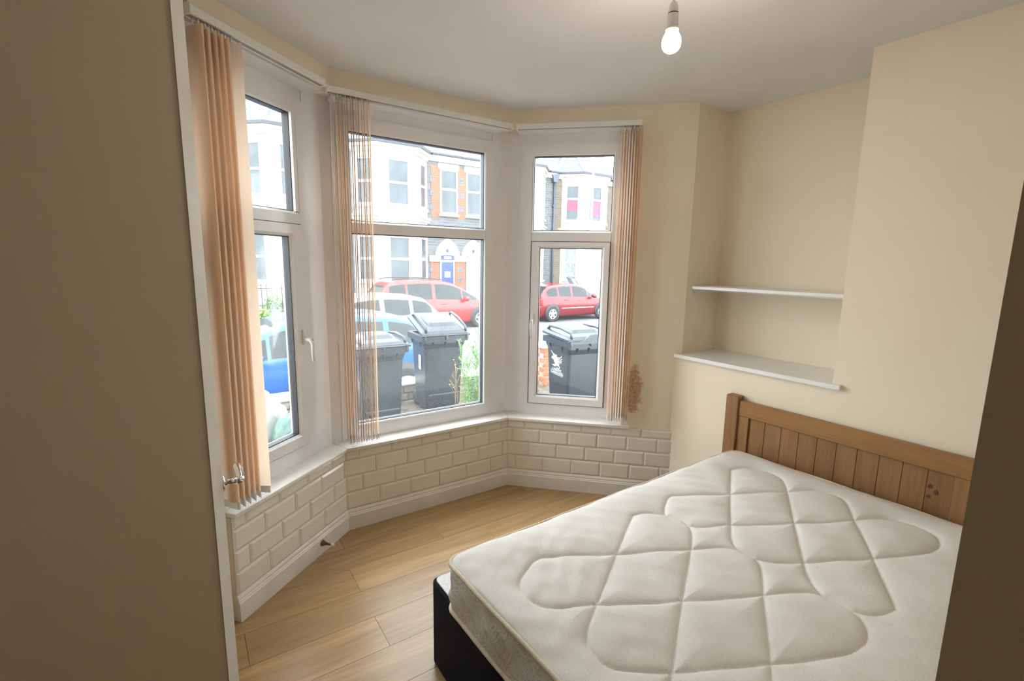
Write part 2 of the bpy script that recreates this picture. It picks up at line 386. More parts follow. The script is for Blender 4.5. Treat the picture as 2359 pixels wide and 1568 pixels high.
# remaining shell
def wallp(name, poly, z0=0, z1=HC+.02, mat='wall'): return struct(MB().prism(poly, z0, z1).build(name, mat))
XF, YF = 2.663, 1.049
mb = MB(); mb.prism([(XF,-1.4),(3.25,-1.4),(3.25,YF),(XF,YF)], 0, HC+.02)                    # chimney breast
mb.prism([(XF,YF),(3.25,YF),(3.25,1.985),(XF,1.992)], 0, 1.012)                              # boxed-in lower part
mb.prism([(3.045,YF),(3.25,YF),(3.25,1.985),(3.045,1.985)], 1.012, HC+.02)                   # back of the recess
struct(mb.build('wall_right', 'wall'))
wallp('wall_recess_side', [tuple(PD), (3.25,1.9643), (3.25,2.45), tuple(OUT[3])])
wallp('wall_left_return', [(-1.7,1.53),(.022,1.53),(.022,1.64),(-1.7,1.64)])
wallp('wall_left', [(-.12,1.64),(.036,1.64),(.036,2.262),(PA[0]-.02,2.30),(-.12,2.62)])
wallp('wall_rear', [(-1.7,-1.5),(3.25,-1.5),(3.25,-1.4),(-1.7,-1.4)])
wallp('wall_far_left', [(-1.8,-1.5),(-1.7,-1.5),(-1.7,1.64),(-1.8,1.64)])
wallp('wall_near_right', [(.55,.1016),(.66,.1219),(1.75,-.42),(1.55,-.5)])
cp = [(-1.8,-1.5),(3.25,-1.5),(3.25,2.45)] + [tuple(OUT[k]) for k in (3,2,1,0)] + [(-.3,2.4),(-1.8,2.4)]
struct(MB().prism(cp, HC, HC+.15).build('ceiling', 'ceiling'))
fl = struct(MB().prism(cp, -.36, -.012).build('floor', 'subfloor'))
# floor boards, clipped at the bay
def clip(poly, p, n):
    out = []
    for k in range(len(poly)):
        a, b = np.array(poly[k]), np.array(poly[(k+1) % len(poly)]); da, db = (a-p)@n, (b-p)@n
        if da <= 0: out.append(a)
        if da*db < 0: out.append(a+(b-a)*da/(da-db))
    return out
PW = .204
for r in range(-15, 6):
    y0 = 1.570 + PW*r; x = .607 - 1.285*4 + (.64 if r % 2 == 0 else 0) + (.03 if r == 5 else 0)
    if r in (1, 3, 5): x = .607 - 1.285*4 + (.03 if r == 5 else 0)
    elif r in (0, 2, 4): x = .607 - 1.285*4 + (.42, .78, .55)[r//2]
    while x < 3.1:
        x0, x1 = max(x, -1.7), min(x+1.285, 3.2); x += 1.285
        if x1-x0 < .02: continue
        poly = [np.array(q) for q in ((x0+.0008,y0+.0008),(x1-.0008,y0+.0008),(x1-.0008,y0+PW-.0008),(x0+.0008,y0+PW-.0008))]
        for i in (1,2,3):
            a, u, n, L, t = frame_of(i); poly = clip(poly, a+n*.02, n) if poly else poly
        if len(poly) < 3: continue
        c = sum(poly)/len(poly)
        MB().prism([q-c for q in poly], -.010, 0).build('floor_plank', 'floor', fl, loc=(c[0], c[1], 0))
# skirting boards
PROF = [(0,0),(.018,0),(.018,.088),(.0145,.093),(.0145,.099),(.011,.103),(.012,.112),(.008,.122),(.003,.128),(0,.130)]
for i, nm in ((1,'baseboard_bay_left'),(2,'baseboard_bay_front'),(3,'baseboard_bay_right')):
    rows = []
    for d, z in PROF:
        q = offs(-d-.001); rows.append([(*q[i-1], z), (*q[i], z)])
    P = np.array(rows); mb = MB(); mb.grid(P, False)
    n = len(PROF); mb.add([tuple(r[0]) for r in rows], [tuple(range(n))]); mb.add([tuple(r[1]) for r in rows], [tuple(range(n))[::-1]])
    struct(mb.build(nm, 'gloss'))
# metro tiles below the sills
def tile_mesh(w, h):
    b, g, t0, t1 = .012, .0009, .004, .0095
    w2, h2 = w/2-g, h/2-g; b = min(b, w2*.6)
    V = [(x, 0, z) for x, z in ((-w2,-h2),(w2,-h2),(w2,h2),(-w2,h2))] + [(x, -t0, z) for x, z in ((-w2,-h2),(w2,-h2),(w2,h2),(-w2,h2))] + [(x, -t1, z) for x, z in ((-w2+b,-h2+b),(w2-b,-h2+b),(w2-b,h2-b),(-w2+b,h2-b))]
    Fc = [(8,9,10,11)] + [(k+i, k+(i+1)%4, k+4+(i+1)%4, k+4+i) for k in (0,4) for i in range(4)]
    return MB().add(V, Fc)
TM = {}
ROWS = [(.437,.498),(.3355,.437),(.234,.3355),(.126,.234)]
J0 = {1: (.072,.177,.081,.193), 2: (.083,.185,.099,.2035), 3: (.131,.238,.158,.265)}
for i in (1,2,3):
    a, u, n, L, t = frame_of(i)
    gr = MB().box(0, L, -.003, .001, .12, .498).build('tile_bed', 'grout', bay[i], loc=(a[0], a[1], 0), rz=t)
    end = L-.005 if i == 3 else L
    for (z0, z1), j0 in zip(ROWS, J0[i]):
        js = [0.0] + [j0 + .202*k for k in range(-2, 8) if .006 < j0+.202*k < end-.006] + [end]
        for s0, s1 in zip(js, js[1:]):
            key = (round(s1-s0, 3), round(z1-z0, 3))
            if key not in TM: TM[key] = tile_mesh(*key).mesh('tile', 'tile')
            sm = (s0+s1)/2; p = a + u*sm
            put(TM[key], 'tile', bay[i], (p[0]-n[0]*.003, p[1]-n[1]*.003, (z0+z1)/2), (0, 0, t))
a, u, n, L, t = frame_of(3)
struct(MB().box(L-.006, L, -.0125, .002, .12, .502).build('trim_3', 'gloss', loc=(a[0], a[1], 0), rz=t))

# ------------------------------------------------------------------ windows (local x along wall, y outwards)
FY0, FY1 = .098, .168
def window(i, outer, z0, z1, ztop, tran, glass_top, sash=None, glass_low=None):
    a, u, n, L, t = frame_of(i)
    w = empty('window_%d' % i, (a[0], a[1], 0), t); w['kind'] = 'structure'
    x0, x1 = outer
    gx0, gx1, gz0, gz1 = glass_top
    lo = sash if sash else glass_low
    # outer frame as one ring, transom separate
    MB().ring(x0, x1, z0, z1, lo[0] if not sash else sash[0], lo[1], lo[2], gz1, FY0, FY1, .006).build('frame', 'upvc', w)
    # infill above (head extension) and step
    MB().box(x0-.05, x1+.05, FY0+.012, FY1, z1-.002, ztop, .003).build('head_extension', 'upvc', w)
    MB().box(x0-.04, x1+.04, .001, FY0+.013, 2.462, 2.4865, .002).build('head_soffit', 'upvc', w)
    if gx0 > lo[0]+.003 or gx1 < lo[1]-.003:
        for k, (q0, q1) in enumerate(((lo[0], gx0), (gx1, lo[1]))):
            if q1-q0 > .003: MB().box(q0, q1, FY0+.001, FY1-.01, tran[1], gz1).build('frame_stile', 'upvc', w)
    tr = MB(); tr.prism_x([(FY0-.002,tran[0]),(FY0-.002,tran[1]-.012),(FY0+.012,tran[1]),(FY1,tran[1]),(FY1,tran[0])], lo[0], lo[1]); tr.build('transom', 'upvc', w)
    def pane(x0, x1, z0, z1, yc, parent):
        MB().ring(x0-.004, x1+.004, z0-.004, z1+.004, x0+.004, x1-.004, z0+.004, z1-.004, yc-.026, yc+.012).build('seal', 'seal', parent)
        MB().box(x0, x1, yc-.002, yc+.002, z0, z1).build('pane', 'pane_wide' if i == 2 else 'pane', parent)
    pane(gx0, gx1, gz0, gz1, .142, w)
    if sash:
        sx0, sx1, sz0, sz1 = sash; ax0, ax1, az0, az1 = glass_low
        sh = MB().ring(sx0+.003, sx1-.003, sz0+.003, sz1-.003, ax0, ax1, az0, az1, .084, .150, .014).build('sash', 'upvc', w)
        MB().ring(sx0-.001, sx1+.001, sz0-.001, sz1+.001, sx0+.004, sx1-.004, sz0+.004, sz1-.004, .094, .10).build('gasket', 'seal', w)
        pane(ax0, ax1, az0, az1, .125, sh)
    else:
        pane(*glass_low, .142, w)
    return w
w1 = window(1, (-.02,.709), .518, 2.405, 2.487, (1.788,1.852), (.045,.620,1.852,2.335), (.02,.643,.605,1.788), (.105,.556,.676,1.724))
w2 = window(2, (.052,1.075), .518, 2.405, 2.487, (1.764,1.834), (.120,1.012,1.834,2.326), None, (.120,1.012,.611,1.764))
w3 = window(3, (.075,.735), .518, 2.405, 2.487, (1.759,1.832), (.139,.672,1.832,2.325), (.133,.672,.603,1.759), (.192,.620,.667,1.715))
a, u, n, L, t = frame_of(3)
MB().box(.735, .81, FY0+.004, FY1, .518, 2.487, .003).build('frame_stile', 'upvc', w3)
def handle(par, x, z, away):
    h = MB(); h.box(x-.012, x+.012, .072, .086, z-.035, z+.045, .004)
    h.build('handle_plate', 'plastic', par)
    l = MB()
    if away: l.tube([(x,.08,z-.005),(x+.002,.045,z-.008),(x+.004,.030,z-.03),(x+.004,.034,z-.08),(x+.003,.028,z-.125)], [.011,.011,.010,.008,.007], 10)
    else: l.tube([(x,.08,z-.005),(x,.048,z-.008),(x,.040,z-.03),(x,.044,z-.08),(x,.042,z-.125)], [.011,.011,.011,.009,.008], 10)
    o = l.build('handle_lever', 'plastic', par)
    MB().lathe([(.0001,0),(.005,0),(.005,.004),(.0001,.004)], 12, (x+.008 if away else x, .030, z-.008), 'Y').build('lock_barrel', 'steel', o)
handle(w1, .610, 1.195, True); handle(w3, .150, 1.215, False)
# corner posts between the three windows: stepped uPVC
for k, (i, j, bk) in enumerate(((1,2,1),(2,3,2))):
    mb = MB()
    e = {1: .709, 2: 1.075}[i]; st = {2: .052, 3: .075}[j]
    ai, ui, ni, Li, ti = frame_of(i); aj, uj, nj, Lj, tj = frame_of(j)
    o1, o2, o3 = offs(.09)[bk], offs(.112)[bk], offs(.19)[bk]
    q = lambda a_, u_, n_, s_, o_: a_+u_*s_+n_*o_
    mb.prism([q(ai,ui,ni,e-.004,.104), q(ai,ui,ni,e+.045,.104), q(ai,ui,ni,e+.045,.19), q(ai,ui,ni,e-.004,.19)], .518, 2.487)
    mb.prism([q(aj,uj,nj,st+.004,.104), q(aj,uj,nj,st-.03,.104), q(aj,uj,nj,st-.03,.19), q(aj,uj,nj,st+.004,.19)], .518, 2.487)
    c0 = q(ai,ui,ni,e+.04,.112); c1 = q(aj,uj,nj,st-.026,.112)
    mb.prism([c0, o2, c1, q(aj,uj,nj,st-.026,.2), o3, q(ai,ui,ni,e+.04,.2)], .518, 2.487)
    struct(mb.build('trim_%d' % (k+1), 'upvc'))
# window boards
for i, ww in ((1,w1),(2,w2),(3,w3)):
    a, u, n, L, t = frame_of(i); fi, fo = offs(-.030), offs(.13)
    def loc_(p): d = p-a; return (float(d@u), float(d@n))
    lo, hi = loc_(fi[i-1]), loc_(fi[i]); lo2, hi2 = loc_(fo[i-1]), loc_(fo[i])
    if i == 3: hi = (.858, -.030); hi2 = (.858, .0)
    poly = [lo, hi] + ([(.858,.0),(.80,.0),(.80,.13)] if i == 3 else [hi2]) + [lo2]
    MB().prism(poly, .498, .520).build('window_sill', 'gloss', ww, bevel=.005)

# ------------------------------------------------------------------ vertical blinds
def blind(i, x0, x1, vanes, ang, label, ztop=2.452, zbot=.575, vw=.089):
    a, u, n, L, t = frame_of(i)
    b = empty('vertical_blind', (a[0], a[1], 0), t, label, 'blind', 'vertical window blinds')
    hr = MB(); hr.prism_x([(-.080,2.455),(-.080,2.484),(-.074,2.490),(-.036,2.490),(-.036,2.455),(-.046,2.455),(-.046,2.462),(-.070,2.462),(-.070,2.455)], x0, x1)
    rail = hr.build('head_rail', 'rail', b)
    MB().box(x0+.004, x1-.004, -.069, -.047, 2.4555, 2.4605).build('rail_channel', 'raildark', rail)
    for xe in (x0, x1): MB().box(xe-.003, xe+.003, -.082, -.034, 2.452, 2.492, .002).build('end_cap', 'rail', rail)
    beads = MB()
    for k, s in enumerate(vanes):
        rot = R(90) + (ang[k] if hasattr(ang, '__len__') else ang) + rng.normal(0, .012)
        nz = 14; nx = 5; P = np.zeros((nz, nx, 3)); bend = rng.normal(0, .0012)
        for p in range(nz):
            for q in range(nx):
                w = (q/(nx-1)-.5)*vw; tt = p/(nz-1)
                P[p, q] = (w, .003*math.cos(math.pi*q/(nx-1)-math.pi/2)*1.2 + bend*math.sin(math.pi*tt), zbot + .03 + (ztop-zbot-.05)*tt)
        v = MB().grid(P).build('vane', 'blind', b, loc=(s, -.058+.005*(-1)**k, 0), rz=rot, recalc=False)
        MB().box(-vw/2+.004, vw/2-.004, -.0022, .0022, zbot+.002, zbot+.034).build('vane_weight', 'plastic', v)
        MB().tube([(0,0,ztop-.022),(0,0,ztop+.004)], .004, 6).build('vane_hook', 'plastic', v)
        if k:
            sp = vanes[k-1]
            for sgn in (-1, 1):
                dy = -.058 + sgn*.040
                for q in range(8):
                    f = q/7; beads.add(*ball(sp+(s-sp)*f, dy, zbot+.008-.035*math.sin(math.pi*f)*min(1, .6+abs(s-sp)*10), .0021), True)
    ch = beads.build('bead_chain', 'plastic', b, recalc=False); ch['kind'] = 'stuff'
    return b
def ball(x, y, z, r):
    vs = [(x+r,y,z),(x-r,y,z),(x,y+r,z),(x,y-r,z),(x,y,z+r),(x,y,z-r)]
    return vs, [(0,2,4),(2,1,4),(1,3,4),(3,0,4),(2,0,5),(1,2,5),(3,1,5),(0,3,5)]
blind(1, -.062, .662, [-.034+.0140*k for k in range(12)], [R(-6)]+[R(-26)+.045*(-1)**k for k in range(10)]+[R(10)], 'peach vertical blind bunched at the left of the leftmost window by the door handle', zbot=.572)
b2 = blind(2, -.030, 1.112, [.016, .022, .030, .038, .048, .060] + [.074+.0145*k for k in range(9)], R(-15), 'sheer peach vertical blind bunched at the left of the wide middle window', zbot=.568)
blind(3, .047, .824, [.700+.0165*k for k in range(9)], R(2), 'peach vertical blind bunched at the right of the window beside the damp stain', zbot=.566)
cm = MB(); cm.tube([(-.012,-.06,2.455),(-.014,-.04,1.8),(-.016,-.02,1.17),(-.012,-.018,1.155),(-.006,-.02,1.17),(-.006,-.045,1.8),(-.004,-.06,2.455)], .0018, 6); cm.build('pull_cord', 'plastic', b2)
MB().box(-.022, -.008, -.022, -.008, 1.145, 1.160, .002).build('cord_clip', 'plastic', b2)

# ------------------------------------------------------------------ door in the left wall
dr = empty('door_1', (.05, 1.53, 0)); dr['kind'] = 'structure'
MB().prism([(-.028,-.004),(-.001,.030),(-.001,.036),(-.028,.036)], 0, HC-.001).build('door_frame', 'gloss', dr)
MB().box(-.020, -.004, .036, .728, .006, 2.02, .002).build('door_leaf', 'door', dr)
MB().box(-.020, -.006, .036, .728, 2.024, HC-.001).build('door_head_panel', 'door', dr)
hz = .95
hd = MB().lathe([(.0001,0),(.025,0),(.025,.006),(.021,.009),(.0001,.009)], 28, (-.004, .055, hz), 'X').build('handle_rose', 'chrome', dr)
MB().tube([(0,.055,hz),(.040,.055,hz)], .009, 14).build('spindle', 'chrome', hd)
hl = MB(); hl.tube([(.034,.045,hz),(.045,.052,hz),(.048,.066,hz),(.048,.11,hz),(.046,.172,hz),(.044,.180,hz)], [.0095,.0105,.011,.011,.011,.008], 16); hl.build('lever', 'chrome', hd)
# spring door stop on the skirting
a, u, n, L, t = frame_of(1); p = a + u*.552 - n*.020
ds = empty('door_stop', (p[0], p[1], .062), t, 'small copper spring door stop with white tip on the skirting', 'door stop')
mb = MB(); mb.lathe([(.0165,0),(.0165,.003),(.013,.010),(.009,.022),(.006,.036),(.005,.058)], 18, (0,0,0), 'Y'); mb.v = [(x, -y, z) for x, y, z in mb.v]; mb.build('spring', 'copper', ds)
mb = MB(); mb.lathe([(.005,0),(.0085,.002),(.0095,.010),(.007,.017),(.0001,.019)], 16, (0,.056,0), 'Y'); mb.v = [(x, -y, z) for x, y, z in mb.v]; mb.build('rubber_tip', 'plastic', ds)

# ------------------------------------------------------------------ pendant lamp
LX, LY = 1.322, 1.086
lp = empty('pendant_lamp', (LX, LY, HC), 0, 'bare lit bulb in white pendant holder hanging from the ceiling', 'lamp')
MB().lathe([(.0001,0),(.045,0),(.045,-.012),(.036,-.024),(.012,-.030),(.0001,-.030)], 28).build('ceiling_rose', 'plastic', lp)
MB().tube([(0,0,-.028),(0,0,-.186)], .0032, 8).build('flex', 'plastic', lp)
hs = MB().lathe([(.0001,-.180),(.006,-.180),(.0105,-.185),(.0145,-.196),(.0165,-.214)], 24).build('holder_cap', 'plastic', lp)
MB().lathe([(.0152,-.213),(.0152,-.2175)], 24).build('holder_joint', 'seal', lp)
MB().lathe([(.0166,-.217),(.0170,-.218),(.0182,-.252),(.0184,-.257),(.0140,-.258)], 24).build('holder_skirt', 'plastic', lp)
m, nt, out = new_mat('lit_bulb_glass')
em = nt.nodes.new('ShaderNodeEmission'); em.inputs[0].default_value = (1, .80, .52, 1); em.inputs[1].default_value = 9.0; nt.links.new(em.outputs[0], out.inputs[0]); M['bulb'] = m
MB().lathe([(.0001,-.257),(.0140,-.257),(.0160,-.264),(.0210,-.272),(.0265,-.282),(.0290,-.291),(.0298,-.300),(.0280,-.311),(.0230,-.320),(.0145,-.326),(.0001,-.329)], 28).build('bulb', 'bulb', lp)
MB().lathe([(.0145,-.2575),(.0205,-.2575),(.0212,-.2605),(.0205,-.2635),(.0150,-.2635)], 24).build('retaining_ring', 'plastic', lp)
ld = bpy.data.lights.new('bulb_light', 'POINT'); ld.energy = BULB_W; ld.color = (1, .86, .68); ld.shadow_soft_size = .032
lo = bpy.data.objects.new('bulb_light', ld); lo.location = (0, 0, -.38); link(lo, lp)

# ------------------------------------------------------------------ shelves in the recess
led = MB().prism([(2.633,1.003),(2.6625,1.003),(2.6625,1.0485),(3.0445,1.0485),(3.0445,1.964),(2.6925,1.964),(2.664,1.990),(2.633,1.985)], 1.0125, 1.0375).build('recess_ledge', 'shelfwhite', bevel=.004)
tag(led, 'white painted ledge capping the boxed-in wall behind the headboard', 'ledge')
us = empty('wall_shelf', (2.70, 1.05, 1.462), 0, 'thin white shelf fixed across the recess above the ledge', 'shelf')
MB().prism([(0,.0),(.344,0),(.344,.913),(0,.878)], 0, .019).build('shelf_board', 'shelfwhite', us, bevel=.002)
MB().box(.325, .344, .01, .905, -.026, 0, .002).build('batten', 'shelfwhite', us)
MB().box(.02, .325, .0005, .012, -.030, 0, .002).build('batten', 'shelfwhite', us)
MB().box(.06, .325, .895, .912, -.026, 0, .002).build('batten', 'shelfwhite', us)

# ------------------------------------------------------------------ bed
hb = empty('headboard', (2.635, .98, 0), 0, 'pine plank headboard standing against the wall behind the mattress', 'headboard')
HY0, HY1 = -.585, .593
for y0 in (HY1-.076, HY0):
    MB().box(-.030, .027, y0, y0+.076, 0, .867, .004).build('post', 'pine_z', hb)
MB().box(-.018, .018, HY0+.076, HY1-.076, .753, .842, .003).build('top_rail', 'pine_x', hb)
for y0 in (HY1-.076-.062, HY0+.076): MB().box(-.014, .016, y0, y0+.0615, .28, .7525, .002).build('stile', 'pine_z', hb)
yy = HY1-.076-.062; e = HY0+.076+.062; npl = 10; wpl = (yy-e)/npl
for k in range(npl):
    o = MB().box(-.002, .012, yy-wpl*(k+1)+.0006, yy-wpl*k-.0006, .28, .7525, .002).build('plank', 'pine_z', hb)
    if k == 9:
        for (dy, z, r) in ((-.014,.675,.011),(-.036,.655,.010),(-.013,.628,.009)):
            kb = MB(); pts = [(yy-wpl*k+dy+r*(1+.3*math.sin(3*q))*math.cos(q*.5236)*.8, z+r*(1+.25*math.cos(2*q))*math.sin(q*.5236)) for q in range(12)]
            kb.prism_x(pts, -.0032, -.0015); kb.build('knot', 'knot', o)
MB().box(-.016, .016, HY0+.076, HY1-.076, .20, .279, .003).build('lower_rail', 'pine_x', hb)

db = empty('divan_base', (1.66, 1.005, 0), 0, 'black fabric divan base under the mattress, on the wooden floor', 'bed base')
def rrect(x0, x1, y0, y1, r, n=6):
    pts = []
    for cx, cy, a0 in ((x1-r,y0+r,-90),(x1-r,y1-r,0),(x0+r,y1-r,90),(x0+r,y0+r,180)):
        for k in range(n+1):
            an = R(a0+90*k/n); pts.append((cx+r*math.cos(an), cy+r*math.sin(an)))
    return pts
BX0, BX1, BY0, BY1 = -.938, .938, -.605, .605
rr = rrect(BX0, BX1, BY0, BY1, .028)
mb = MB(); mb.prism(rr, .008, .366); mb.build('base_body', 'black', db, bevel=.006)
mb = MB(); mb.prism(rrect(BX0+.012, BX1-.012, BY0+.012, BY1-.012, .022), .3665, .372); mb.build('base_top', 'basecover', db)
for x, y in ((-.8,.5),(.8,.5),(-.8,-.5),(.8,-.5)): MB().lathe([(.02,0),(.02,.010)], 12, (x, y, 0)).build('glide', 'trimblack', db)

# mattress: quilted with an interlaced loop stitched into each half
mt = empty('mattress', (1.649, .855, .3735), R(1.6), 'cream quilted damask mattress lying askew on the divan base', 'mattress')
ML, MW, MH = 1.868, 1.20, .185
KN = [(1.709,1.268),(1.770,1.292),(1.83,1.266),(2.028,1.156),(2.284,1.028),(2.395,.968),(2.432,.894),(2.403,.832),(2.252,.737),(2.009,.585),(1.785,.455),(1.735,.441),(1.664,.468),(1.626,.53),(1.632,.59),(1.693,.661),(1.788,.726),(2.032,.877),(2.331,1.059),(2.424,1.145),(2.425,1.224),(2.378,1.284),(2.306,1.311),(2.235,1.284),(1.773,.998),(1.672,.930),(1.639,.878),(1.652,.8075),(1.768,.7165),(2.015,.587),(2.189,.5035),(2.279,.482),(2.347,.487),(2.408,.526),(2.4265,.598),(2.403,.672),(2.258,.745),(2.012,.868),(1.778,1.002),(1.658,1.064),(1.6175,1.14),(1.635,1.215)]
def catmull(P, n=8):
    P = np.array(P); N = len(P); out = []
    for i in range(N):
        p0, p1, p2, p3 = P[i-1], P[i], P[(i+1) % N], P[(i+2) % N]
        for k in range(n):
            t_ = k/n; out.append(.5*((2*p1)+(-p0+p2)*t_+(2*p0-5*p1+4*p2-p3)*t_**2+(-p0+3*p1-3*p2+p3)*t_**3))
    return np.array(out)
K = catmull(KN, 45)
cs, sn = math.cos(R(1.6)), math.sin(R(1.6))
def tolocal(P): d = P-np.array([1.655,.855]); return np.stack([d[:,0]*cs+d[:,1]*sn, -d[:,0]*sn+d[:,1]*cs], 1)
STITCH = np.concatenate([tolocal(K+np.array(o)) for o in ((0,0),(-.79,-.045))])
nx, ny = 400, 256
gx = np.linspace(-ML/2, ML/2, nx); gy = np.linspace(-MW/2, MW/2, ny)
X, Y = np.meshgrid(gx, gy, indexing='ij'); pts = np.stack([X.ravel(), Y.ravel()], 1); dm = np.full(len(pts), 9.)
for k in range(0, len(STITCH), 80):
    d = np.hypot(pts[:,None,0]-STITCH[None,k:k+80,0], pts[:,None,1]-STITCH[None,k:k+80,1]).min(1); dm = np.minimum(dm, d)
dm = dm.reshape(nx, ny)
rc = .055     # plan corner radius: pull the corners in
def corner(X, Y, hx, hy, r):
    qx = np.abs(X)-(hx-r); qy = np.abs(Y)-(hy-r); c = (qx > 0) & (qy > 0)
    m_ = np.maximum(qx, qy); l = np.hypot(qx, qy); f = np.where(c & (l > 1e-9), m_/np.maximum(l, 1e-9), 1)
    return np.where(c, np.sign(X)*(hx-r+qx*f), X), np.where(c, np.sign(Y)*(hy-r+qy*f), Y)
edge = np.minimum(ML/2-np.abs(X), MW/2-np.abs(Y))
Z = MH + .016*(1-np.exp(-edge/.035)) - .0085*np.exp(-(dm/.0065)) - .0055*np.exp(-(dm/.035)**1.5) + .004*np.minimum(1, dm/.10)
def wob(fx, fy, ph): return np.sin(X*fx+Y*fy+ph)
Z += .0022*wob(9,14,.3) + .0016*wob(-17,11,1.1) + .0010*wob(31,-23,2.) + .0007*wob(52,47,.7)
wr = np.exp(-((X+.62)**2/.06+(Y-.30)**2/.12)); Z += .0010*wr*np.sin((X*-.55+Y*.85)*85+1.3*np.sin(X*14)) 
wr2 = np.exp(-((X+.80)**2/.02+(Y-.05)**2/.35)); Z += .0010*wr2*np.sin((X*.2+Y)*62+1.5*np.sin(X*20))
X2, Y2 = corner(X, Y, ML/2, MW/2, rc)
Z = np.where(edge < .004, MH-.002, Z)
MB().grid(np.stack([X2, Y2, Z], 2)).build('quilted_top', 'ticking', mt, recalc=False)
def perim(o, n=420, r=rc):      # closed rounded outline, evenly sampled
    p = np.array(rrect(-ML/2-o, ML/2+o, -MW/2-o, MW/2+o, r+o, 10)); p = np.vstack([p, p[:1]])
    L_ = np.r_[0, np.cumsum(np.hypot(*np.diff(p, axis=0).T))]; q = np.linspace(0, L_[-1], n, endpoint=False)
    return np.stack([np.interp(q, L_, p[:,0]), np.interp(q, L_, p[:,1])], 1), L_[-1]
rows = []
for k in range(15):
    f = k/14; o = .008*math.sin(math.pi*f)-.002
    q, PL = perim(o); s_ = np.linspace(0, PL, len(q))
    nrm = np.gradient(q, axis=0); nrm = np.stack([nrm[:,1], -nrm[:,0]], 1); nrm /= np.linalg.norm(nrm, axis=1)[:,None]
    d = .009*np.sin(s_*2*math.pi/.16*1.0+f*5)*np.sin(math.pi*f)*np.sign(np.sin(f*9+s_*11)) *.6 + .003*np.sin(s_*37+f*14)*math.sin(math.pi*f)
    q = q + nrm*d[:,None]; rows.append(np.column_stack([q, np.full(len(q), .004+(MH-.008)*f)]))
P = np.array(rows); P = np.concatenate([P, P[:, :1]], 1)
MB().grid(P, True, True).build('side_border', 'border', mt)
for z in (MH-.001, .010):
    q, _ = perim(.002, 300); MB().tube([(x, y, z+.0012*math.sin(k*.37)) for k, (x, y) in enumerate(q)], .0075, 8, True).build('piping', 'piping', mt)
MB().prism([tuple(v) for v in perim(-.004, 60)[0]], .002, .006).build('underside', 'border', mt)
# straight stitch grooves along the loop
for off_ in ((0,0),(-.79,-.045)):
    pass

# ================================================================== OUTSIDE
GZ, SZ = -.27, -.65        # forecourt and street level
struct(MB().box(-14, 40, 5.9, 17.0, SZ-.3, SZ).build('road', 'road'))
struct(MB().box(-14, 40, 6.30, 6.80, SZ-.2, SZ+.11).build('pavement_near', 'paving'))
struct(MB().box(-14, 40, 16.85, 20.0, SZ-.2, SZ+.12).build('pavement_far', 'paving'))
struct(MB().prism([(-8,2.66)]+[tuple(OUT[k]) for k in (0,1,2,3)]+[(14,2.0),(14,6.05),(-8,6.05)], GZ-.1, GZ).build('forecourt', 'soil'))
# low garden wall
gw = empty('garden_wall', (1.5, 6.17, GZ-.085), 0, 'low whitewashed rubble wall in front of the parked blue car', 'wall')
MB().box(-6, 2.85, -.13, .12, -.35, .30).build('wall_core', 'mortar', gw)
rs = random.Random(3)
for row in range(3):
    x = -2.2 - rs.random()*.2
    while x < 2.75:
        w = rs.uniform(.18, .34); h0 = .0 + row*.1
        x1 = min(x+w-.012, 2.84); d = rs.uniform(.012, .03)
        if x1-x > .05: MB().box(x, x1, -.13-d, -.10, h0+.006, h0+.098, .016).build('stone', 'wallstone', gw)
        x += w
x = -2.4
while x < 2.8:
    w = min(rs.uniform(.4, .6), 2.86-x); MB().box(x, x+w-.008, -.165, .15, .301, .352+rs.uniform(-.006,.008), .018).build('coping_stone', 'coping', gw); x += w
bp = empty('brick_pier', (4.72, 5.92, GZ), 0, 'short red brick garden pier behind the wheelie bin with crest', 'pier')
MB().box(-.226, .226, -.166, .166, 0, .59).build('mortar_core', 'mortar', bp)
bm_ = MB().box(-.105, .105, -.05, .05, 0, .065, .005).mesh('brick', 'brick')
for c in range(8):
    z = .004+c*.0735
    for k in range(-1, 3):
        xx = -.23 + (k+.5)*.222 - (.111 if c % 2 else 0)
        x0, x1 = max(xx-.105, -.234), min(xx+.105, .234)
        if x1-x0 < .03: continue
        s = (x1-x0)/.21; put(bm_, 'brick', bp, ((x0+x1)/2, -.125, z), (0,0,0), (s,1,1))
    for k in range(2):
        for sx in (-1, 1): put(bm_, 'brick', bp, (sx*.183, -.02+k*.10+(.03 if c % 2 else 0), z), (0,0,R(90)), (.45,1,1))
MB().box(-.26, .26, -.20, .20, .592, .64, .012).build('cap_stone', 'coping', bp)

